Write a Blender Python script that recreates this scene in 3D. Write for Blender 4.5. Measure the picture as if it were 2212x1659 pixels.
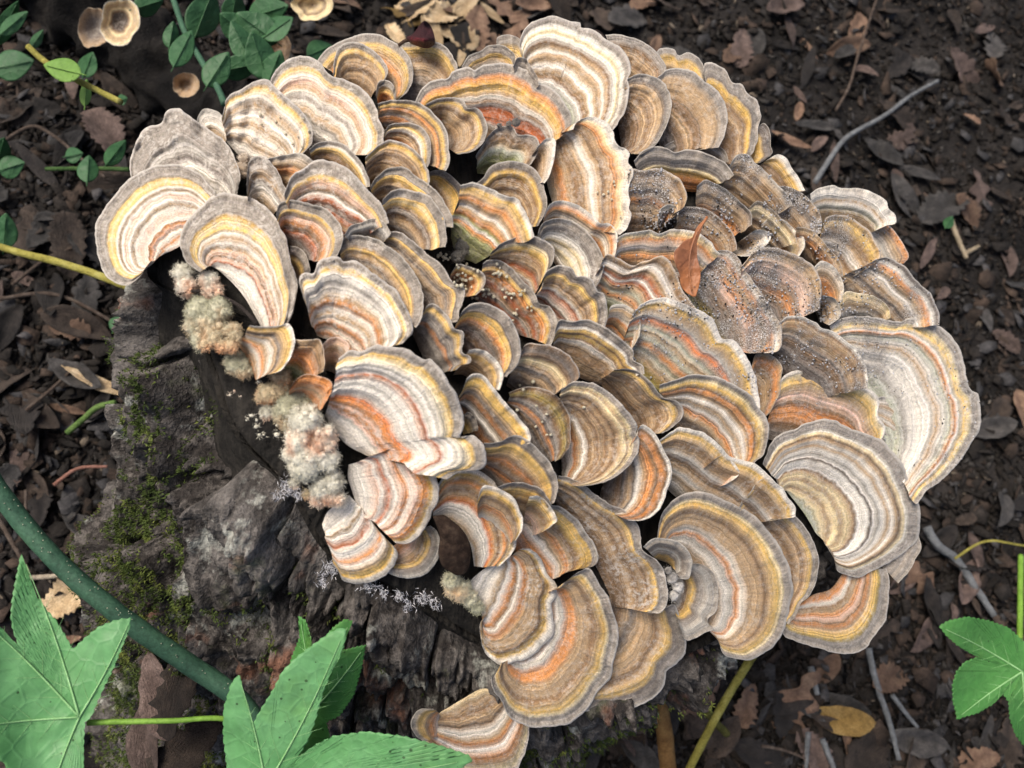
import bpy, math, random
import numpy as np
from mathutils import Matrix, Vector

# ------------------------------------------------------------------ scene, camera, light
for o in list(bpy.data.objects): bpy.data.objects.remove(o)
S = bpy.context.scene
COL = S.collection
FX, CX, CY = 2212 * 28 / 36, 1106.0, 829.5          # pinhole of a 28 mm equivalent phone lens
TILT, HCAM = math.radians(22), 0.66                 # camera 66 cm over the soil, 22 degrees off straight down
UPC = np.array([math.sin(TILT) * .59, math.sin(TILT) * .807, math.cos(TILT)])   # world up seen in camera axes
UPC /= np.linalg.norm(UPC)
yc = np.array([0., 1, 0]); YW = yc - UPC * yc.dot(UPC); YW /= np.linalg.norm(YW)
XW = np.cross(YW, UPC)
RC = np.array([XW, YW, UPC])                        # camera axes -> world axes
cam_d = bpy.data.cameras.new('camera'); cam = bpy.data.objects.new('camera', cam_d); COL.objects.link(cam)
M4 = np.eye(4); M4[:3, :3] = RC; M4[2, 3] = HCAM
cam.matrix_world = Matrix(M4.tolist())
cam_d.lens = 28; cam_d.sensor_width = 36; cam_d.clip_start = .01; cam_d.clip_end = 100
cam_d.dof.use_dof = True; cam_d.dof.focus_distance = .375; cam_d.dof.aperture_fstop = 12.5
S.camera = cam
SUN_EL, SUN_AZ = 58, 300                            # azimuth measured from +Y clockwise
w = bpy.data.worlds.new('World'); S.world = w; w.use_nodes = True
nt = w.node_tree; sky = nt.nodes.new('ShaderNodeTexSky'); sky.sky_type = 'NISHITA'; sky.sun_disc = False
sky.sun_elevation = math.radians(SUN_EL); sky.sun_rotation = math.radians(SUN_AZ)
sky.air_density = 1.0; sky.dust_density = 6.0; sky.ozone_density = .6
nt.links.new(sky.outputs[0], nt.nodes['Background'].inputs[0]); nt.nodes['Background'].inputs[1].default_value = .10
sd = bpy.data.lights.new('sun', 'SUN'); sd.energy = 2.1; sd.angle = math.radians(28); sd.color = (1, .93, .82)
sun = bpy.data.objects.new('sun', sd); COL.objects.link(sun)
az, el = math.radians(SUN_AZ), math.radians(SUN_EL)
sdir = Vector((math.sin(az) * math.cos(el), math.cos(az) * math.cos(el), math.sin(el)))
sun.rotation_euler = sdir.to_track_quat('Z', 'Y').to_euler(); sun.location = (0, 0, 3)
V = S.view_settings
V.view_transform = 'Standard'; V.look = 'None'; V.gamma = 1; V.use_curve_mapping = False; V.exposure = .68

# ------------------------------------------------------------------ helpers
rng = np.random.default_rng(7); random.seed(7)
def W(px, py, d):
    px, py, d = np.broadcast_arrays(np.asarray(px, float), np.asarray(py, float), np.asarray(d, float))
    p = np.stack([(px - CX) / FX * d, (CY - py) / FX * d, -d], -1)
    return p @ RC.T + np.array([0, 0, HCAM])
def toward(): return RC @ np.array([0, 0, 1.])
def gdepth(px, py, z=0.):                           # depth of the soil plane along a pixel's ray
    X = (np.asarray(px, float) - CX) / FX; Y = (CY - np.asarray(py, float)) / FX
    return (HCAM - z) / (UPC[2] - X * UPC[0] - Y * UPC[1])
def mound(px, py):                                  # the stump's domed, caps-covered head
    r = np.hypot(np.asarray(px, float) - 700, np.asarray(py, float) - 850)
    return .302 + .150 * (r / 1350) ** 1.7
def _h(i, j, k):
    n = (i * 374761393 + j * 668265263 + k * 2147483647 + 1013904223) & 0xffffffff
    n = ((n ^ (n >> 13)) * 1274126177) & 0xffffffff
    return ((n ^ (n >> 16)) & 0xffff) / 65535.
def vnoise(p):
    p = np.asarray(p, float); f = np.floor(p); i = f.astype(np.int64); u = p - f; u = u * u * (3 - 2 * u)
    r = 0
    for a in (0, 1):
        for b in (0, 1):
            for c in (0, 1):
                wgt = (u[..., 0] if a else 1 - u[..., 0]) * (u[..., 1] if b else 1 - u[..., 1]) * (u[..., 2] if c else 1 - u[..., 2])
                r = r + wgt * _h(i[..., 0] + a, i[..., 1] + b, i[..., 2] + c)
    return r
def fbm(p, o=4):
    p = np.asarray(p, float); r = 0; a = .5
    for k in range(o): r = r + a * (vnoise(p * 2 ** k + 17.3 * k) - .5); a *= .5
    return r * 2
def sst(a, b, x): x = np.clip((x - a) / (b - a), 0, 1); return x * x * (3 - 2 * x)
def resample(pts, n, smooth=True):
    p = np.asarray(pts, float)
    if len(p) == 1: return np.repeat(p, n, 0)
    if smooth and len(p) > 2:
        q = np.vstack([2 * p[0] - p[1], p, 2 * p[-1] - p[-2]]); out = []
        for i in range(1, len(q) - 2):
            for u in np.linspace(0, 1, 10, endpoint=False):
                a, b, c, d = q[i - 1], q[i], q[i + 1], q[i + 2]
                out.append(.5 * (2 * b + (c - a) * u + (2 * a - 5 * b + 4 * c - d) * u * u + (3 * b - a - 3 * c + d) * u ** 3))
        out.append(p[-1]); p = np.array(out)
    L = np.r_[0, np.cumsum(np.linalg.norm(np.diff(p, axis=0), axis=1))]
    x = np.linspace(0, L[-1], n)
    return np.stack([np.interp(x, L, p[:, k]) for k in range(p.shape[1])], -1)
def mesh_np(name, v, f, mats, mi=None, smooth=True, attrs=None):
    me = bpy.data.meshes.new(name); v = np.asarray(v, np.float32); f = np.asarray(f, np.int32)
    me.vertices.add(len(v)); me.vertices.foreach_set('co', v.ravel())
    k = f.shape[1]; me.loops.add(f.size); me.loops.foreach_set('vertex_index', f.ravel())
    me.polygons.add(len(f)); me.polygons.foreach_set('loop_start', np.arange(0, f.size, k, dtype=np.int32))
    for m in mats: me.materials.append(m)
    if mi is not None: me.polygons.foreach_set('material_index', np.asarray(mi, np.int32))
    if smooth: me.polygons.foreach_set('use_smooth', np.ones(len(f), bool))
    for an, av in (attrs or {}).items():
        a = me.attributes.new(an, 'FLOAT_VECTOR', 'POINT'); a.data.foreach_set('vector', np.asarray(av, np.float32).ravel())
    me.update(); me.validate(); return me
def obj(name, me, parent=None, label=None, cat=None, group=None, kind=None, loc=None):
    o = bpy.data.objects.new(name, me); COL.objects.link(o)
    if parent is not None:
        o.parent = parent
    if loc is not None: o.location = loc
    for k, x in (('label', label), ('category', cat), ('group', group), ('kind', kind)):
        if x: o[k] = x
    return o
def grid_faces(nr, nc, wrap=False):
    i, j = np.meshgrid(np.arange(nr - 1), np.arange(nc if wrap else nc - 1), indexing='ij')
    a = i * nc + j; b = i * nc + (j + 1) % nc
    return np.stack([a, b, b + nc, a + nc], -1).reshape(-1, 4)
def tube_mesh(name, P, R, mat, n=10, knob=0., attrs=None):
    P = np.asarray(P, float); m = len(P); R = np.broadcast_to(np.asarray(R, float), (m,))
    T = np.gradient(P, axis=0); T /= np.linalg.norm(T, axis=1)[:, None]
    up = np.array([.3, .2, .93]); A = np.cross(T, up); A /= np.linalg.norm(A, axis=1)[:, None]; B = np.cross(T, A)
    th = np.linspace(0, 2 * np.pi, n, endpoint=False)
    ring = (A[:, None] * np.cos(th)[None, :, None] + B[:, None] * np.sin(th)[None, :, None])
    rr = R[:, None] * (1 + knob * fbm(np.stack(np.broadcast_arrays(np.arange(m)[:, None] * .35, np.cos(th)[None] * 1.2, np.sin(th)[None] * 1.2 + P[0, 0] * 99), -1), 3))
    v = (P[:, None] + ring * rr[..., None]).reshape(-1, 3)
    f = grid_faces(m, n, True)
    v = np.vstack([v, P[0], P[-1]]); k = m * n
    e = [[k, (j + 1) % n, j, j] for j in range(n)] + [[k + 1, (m - 1) * n + j, (m - 1) * n + (j + 1) % n, (m - 1) * n + (j + 1) % n] for j in range(n)]
    tri = np.array([[a, b, c] for a, b, c, _ in e])
    f3 = np.vstack([f[:, [0, 1, 2]], f[:, [0, 2, 3]], tri])
    return mesh_np(name, v, f3, [mat])
def px_tube(name, pts, r, mat, n=40, knob=.1, nn=10):       # pts: (px,py,depth)
    q = resample(pts, n); P = W(q[:, 0], q[:, 1], q[:, 2])
    return tube_mesh(name, P, np.interp(np.linspace(0, 1, n), np.linspace(0, 1, len(np.atleast_1d(r))), np.atleast_1d(r)), mat, nn, knob)

# ------------------------------------------------------------------ node helpers
class NT:
    def __init__(s, name):
        s.m = bpy.data.materials.new(name); s.m.use_nodes = True; s.t = s.m.node_tree
        s.b = s.t.nodes['Principled BSDF']; s.out = s.t.nodes['Material Output']
    def n(s, typ, **kw):
        nd = s.t.nodes.new('ShaderNode' + typ)
        for k, x in kw.items(): setattr(nd, k, x)
        return nd
    def put(s, sock, x):
        if x is None: return
        if hasattr(x, 'is_output'): s.t.links.new(x, sock)
        else:
            if sock.type == 'RGBA' and len(x) == 3: x = (*x, 1)
            sock.default_value = x
    def math(s, op, a, b=None, c=None, clamp=False):
        nd = s.n('Math', operation=op, use_clamp=clamp)
        for k, x in enumerate((a, b, c)): s.put(nd.inputs[k], x)
        return nd.outputs[0]
    def noise(s, vec, scale=1., detail=3., rough=.55, dim='3D', wv=None):
        nd = s.n('TexNoise', noise_dimensions=dim)
        if vec is not None: s.put(nd.inputs['Vector'], vec)
        if wv is not None: s.put(nd.inputs['W'], wv)
        s.put(nd.inputs['Scale'], scale); s.put(nd.inputs['Detail'], detail); s.put(nd.inputs['Roughness'], rough)
        return nd.outputs[0]
    def vor(s, vec, scale, feat='F1'):
        nd = s.n('TexVoronoi', feature=feat); s.put(nd.inputs['Vector'], vec); s.put(nd.inputs['Scale'], scale)
        return nd.outputs[0]
    def mr(s, x, a, b, c=0., d=1.):
        nd = s.n('MapRange'); s.put(nd.inputs[0], x)
        for k, q in enumerate((a, b, c, d)): s.put(nd.inputs[k + 1], q)
        return nd.outputs[0]
    def mix(s, f, a, b, mode='MIX'):
        nd = s.n('Mix', data_type='RGBA', blend_type=mode); s.put(nd.inputs[0], f); s.put(nd.inputs[6], a); s.put(nd.inputs[7], b)
        return nd.outputs[2]
    def ramp(s, x, stops, interp='LINEAR'):
        nd = s.n('ValToRGB'); cr = nd.color_ramp; cr.interpolation = interp
        while len(cr.elements) < len(stops): cr.elements.new(.5)
        for e, (p, c) in zip(cr.elements, stops): e.position = p; e.color = (*c, 1)
        s.put(nd.inputs[0], x); return nd.outputs[0]
    def vmul(s, v, k):
        nd = s.n('VectorMath', operation='MULTIPLY'); s.put(nd.inputs[0], v); nd.inputs[1].default_value = k; return nd.outputs[0]
    def comb(s, x, y, z):
        nd = s.n('CombineXYZ'); s.put(nd.inputs[0], x); s.put(nd.inputs[1], y); s.put(nd.inputs[2], z); return nd.outputs[0]
    def bump(s, h, strength=.5, dist=.001):
        nd = s.n('Bump'); s.put(nd.inputs['Height'], h); nd.inputs['Strength'].default_value = strength; nd.inputs['Distance'].default_value = dist
        s.t.links.new(nd.outputs[0], s.b.inputs['Normal'])
    def fin(s, col, rough=.85, spec=.25, sheen=0.):
        s.put(s.b.inputs['Base Color'], col); s.put(s.b.inputs['Roughness'], rough); s.put(s.b.inputs['Specular IOR Level'], spec)
        if sheen: s.put(s.b.inputs['Sheen Weight'], sheen); s.b.inputs['Sheen Roughness'].default_value = .6
        return s.m
    def objco(s): return s.n('TexCoord').outputs['Object']

CN = dict(g=(.30, .262, .228), sg=(.45, .42, .38), w=(.78, .72, .64), cr=(.80, .64, .37), y=(.72, .46, .13), t=(.46, .31, .175),
          br=(.22, .13, .068), db=(.065, .046, .036), bl=(.165, .138, .122), o=(.64, .26, .08), oo=(.74, .23, .075), r=(.38, .105, .035),
          pk=(.76, .50, .38), gn=(.235, .245, .105), pg=(.47, .48, .385), ol=(.34, .25, .065), pu=(.12, .082, .075))
def parse_ramp(s):
    out = []
    for tok in s.split():
        nme = tok.rstrip('0123456789'); out.append((int(tok[len(nme):]) / 100, CN[nme]))
    return out[:32]
PORE = None
def pore_mat():
    n = NT('pore_surface'); c = n.noise(n.objco(), 900., 2)
    n.bump(c, .3, .0004); return n.fin(n.ramp(c, [(.3, (.38, .30, .21)), (.7, (.55, .47, .36))]), .9, .15)
def cap_mat(name, rampstr, seed, dirt=0., fuzz=.3, spots=.3):
    n = NT(name); at = n.n('Attribute', attribute_name='band'); v = at.outputs['Vector']
    sep = n.n('SeparateXYZ'); n.put(sep.inputs[0], v); t, s_ = sep.outputs[0], sep.outputs[1]
    P = n.comb(t, s_, seed * 3.7); oc = n.objco()
    n1 = n.noise(P, 2.2, 2.); n2 = n.noise(oc, 260., 3., .65)
    n3 = n.noise(n.vmul(P, (3, 6, 1)), 1.7, 2.)
    e = n.mr(t, .55, .97, 1., .15)
    tp = n.math('ADD', t, n.math('MULTIPLY', n.math('MULTIPLY', n.math('SUBTRACT', n1, .5), .11), e))
    tp = n.math('ADD', tp, n.math('MULTIPLY', n.math('MULTIPLY', n.math('SUBTRACT', n2, .5), .030), e), clamp=True)
    col = n.ramp(tp, parse_ramp(rampstr))
    # fine growth lines, fading on the smooth rim
    rimf = n.mr(t, .82, .92, 1., .35)
    ln = n.noise(None, 1., 2.5, .6, '1D', n.math('ADD', n.math('MULTIPLY', n.math('ADD', tp, n.math('MULTIPLY', n3, .03)), 30.), seed * 7.1))
    lf = n.math('ADD', 1., n.math('MULTIPLY', n.math('MULTIPLY', n.math('SUBTRACT', ln, .52), 1.55), rimf))
    hl = n.noise(None, 1., 1.5, .5, '1D', n.math('ADD', n.math('MULTIPLY', tp, 9.), seed * 3.3))
    col = n.mix(n.math('MULTIPLY', n.mr(hl, .42, .7, 0., .20), rimf), col, (.20, .135, .085))
    col = n.mix(1., col, n.comb(lf, lf, n.math('MULTIPLY', lf, n.mr(ln, .3, .7, .93, 1.02))), 'MULTIPLY')
    fib = n.noise(n.vmul(P, (2.0, 30, 1)), 1., 3., .6); pl = n.noise(n.vmul(P, (1.2, 44, 1)), 1., 1.5); fib = n.math('ADD', fib, n.math('MULTIPLY', n.math('SUBTRACT', pl, .5), n.mr(t, .84, .93, 0., 1.3))); ff = n.mr(fib, .25, .75, .82, 1.16)
    col = n.mix(1., col, n.comb(ff, ff, ff), 'MULTIPLY')
    # matted hair: pale tufts that break the lines up, brown worn patches
    bl = n.noise(oc, 70., 4., .62); tf = n.noise(oc, 430., 4., .7)
    col = n.mix(n.math('MULTIPLY', n.math('MULTIPLY', n.mr(bl, .40, .62, .25, 1.), n.mr(tf, .45, .62, 0., 1.)), min(1., fuzz * 1.25)), col, (.66, .61, .55))
    bk = n.noise(oc, 48., 5., .68)
    col = n.mix(n.math('MULTIPLY', n.mr(bk, .55, .70, 0, 1), .55), col, n.mix(1., col, (.5, .43, .38), 'MULTIPLY'))
    fz = n.noise(oc, 1300., 3., .75); gf = n.mr(fz, .25, .75, .70, 1.30)
    col = n.mix(1., col, n.comb(gf, gf, gf), 'MULTIPLY')
    mo = n.noise(oc, 230., 3., .6); mf = n.math('SUBTRACT', 1., n.math('MULTIPLY', n.mr(mo, .48, .66, 0., .38), n.mr(t, .80, .92, .15, 1.)))
    col = n.mix(1., col, n.comb(mf, mf, mf), 'MULTIPLY')
    col = n.mix(n.mr(t, .975, 1., 0., .55), col, (.62, .58, .53))
    vd = n.vor(oc, 210.); spn = n.noise(oc, 90., 2.)
    col = n.mix(n.math('MULTIPLY', n.math('LESS_THAN', vd, n.mr(spn, .5, .75, .0, .2)), spots), col, (.05, .04, .03))
    if dirt > 0:
        dn = n.noise(oc, 42., 5., .7); dm = n.mr(dn, .62 - .22 * dirt, .74 - .18 * dirt, 0, .85)
        grain = n.noise(oc, 1900., 1.); gc = n.ramp(grain, [(.33, (.045, .04, .036)), (.47, (.17, .145, .12)), (.6, (.33, .31, .29)), (.7, (.66, .66, .68))])
        col = n.mix(dm, col, gc)
    hgt = n.math('ADD', n.math('MULTIPLY', ln, .7), n.math('ADD', n.math('MULTIPLY', tf, .9), n.math('ADD', n.math('MULTIPLY', fib, .4), n.math('MULTIPLY', fz, .7))))
    n.bump(hgt, .75, .0010)
    return n.fin(col, .92, .12, .12)
# ------------------------------------------------------------------ the bracket caps (outlines read off the photograph, depth from the stump they grow on)
REG = dict(A=(300, 300, 1.8433), B=(1200, 0, 1.8433), C=(2200, 50, 1.8433), D=(1100, 800, 1.8433), E=(1900, 800, 1.8433), F=(2800, 700, 1.8433),
           G=(900, 1300, 1.8433), H=(1700, 1200, 1.8433), I=(2700, 1400, 1.8433), J=(1400, 2000, 1.8433), K=(2300, 1900, 1.8433), L=(300, 1200, 1.8433),
           N=(1000, 2200, 2.0109), M=(0, 2100, 1.7958), P=(0, 0, 1.8433), Q=(2832, 0, 1.8433), R=(2832, 900, 1.8433), S=(2832, 2124, 1.8433), X=(0, 0, 1 / 1.8228))
def PX(reg, s):
    x0, y0, k = REG[reg]
    return np.array([[(x0 + float(a) / k) / 1.8228, (y0 + float(b) / k) / 1.8228] for a, b in (q.split(',') for q in s.split())])
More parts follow.
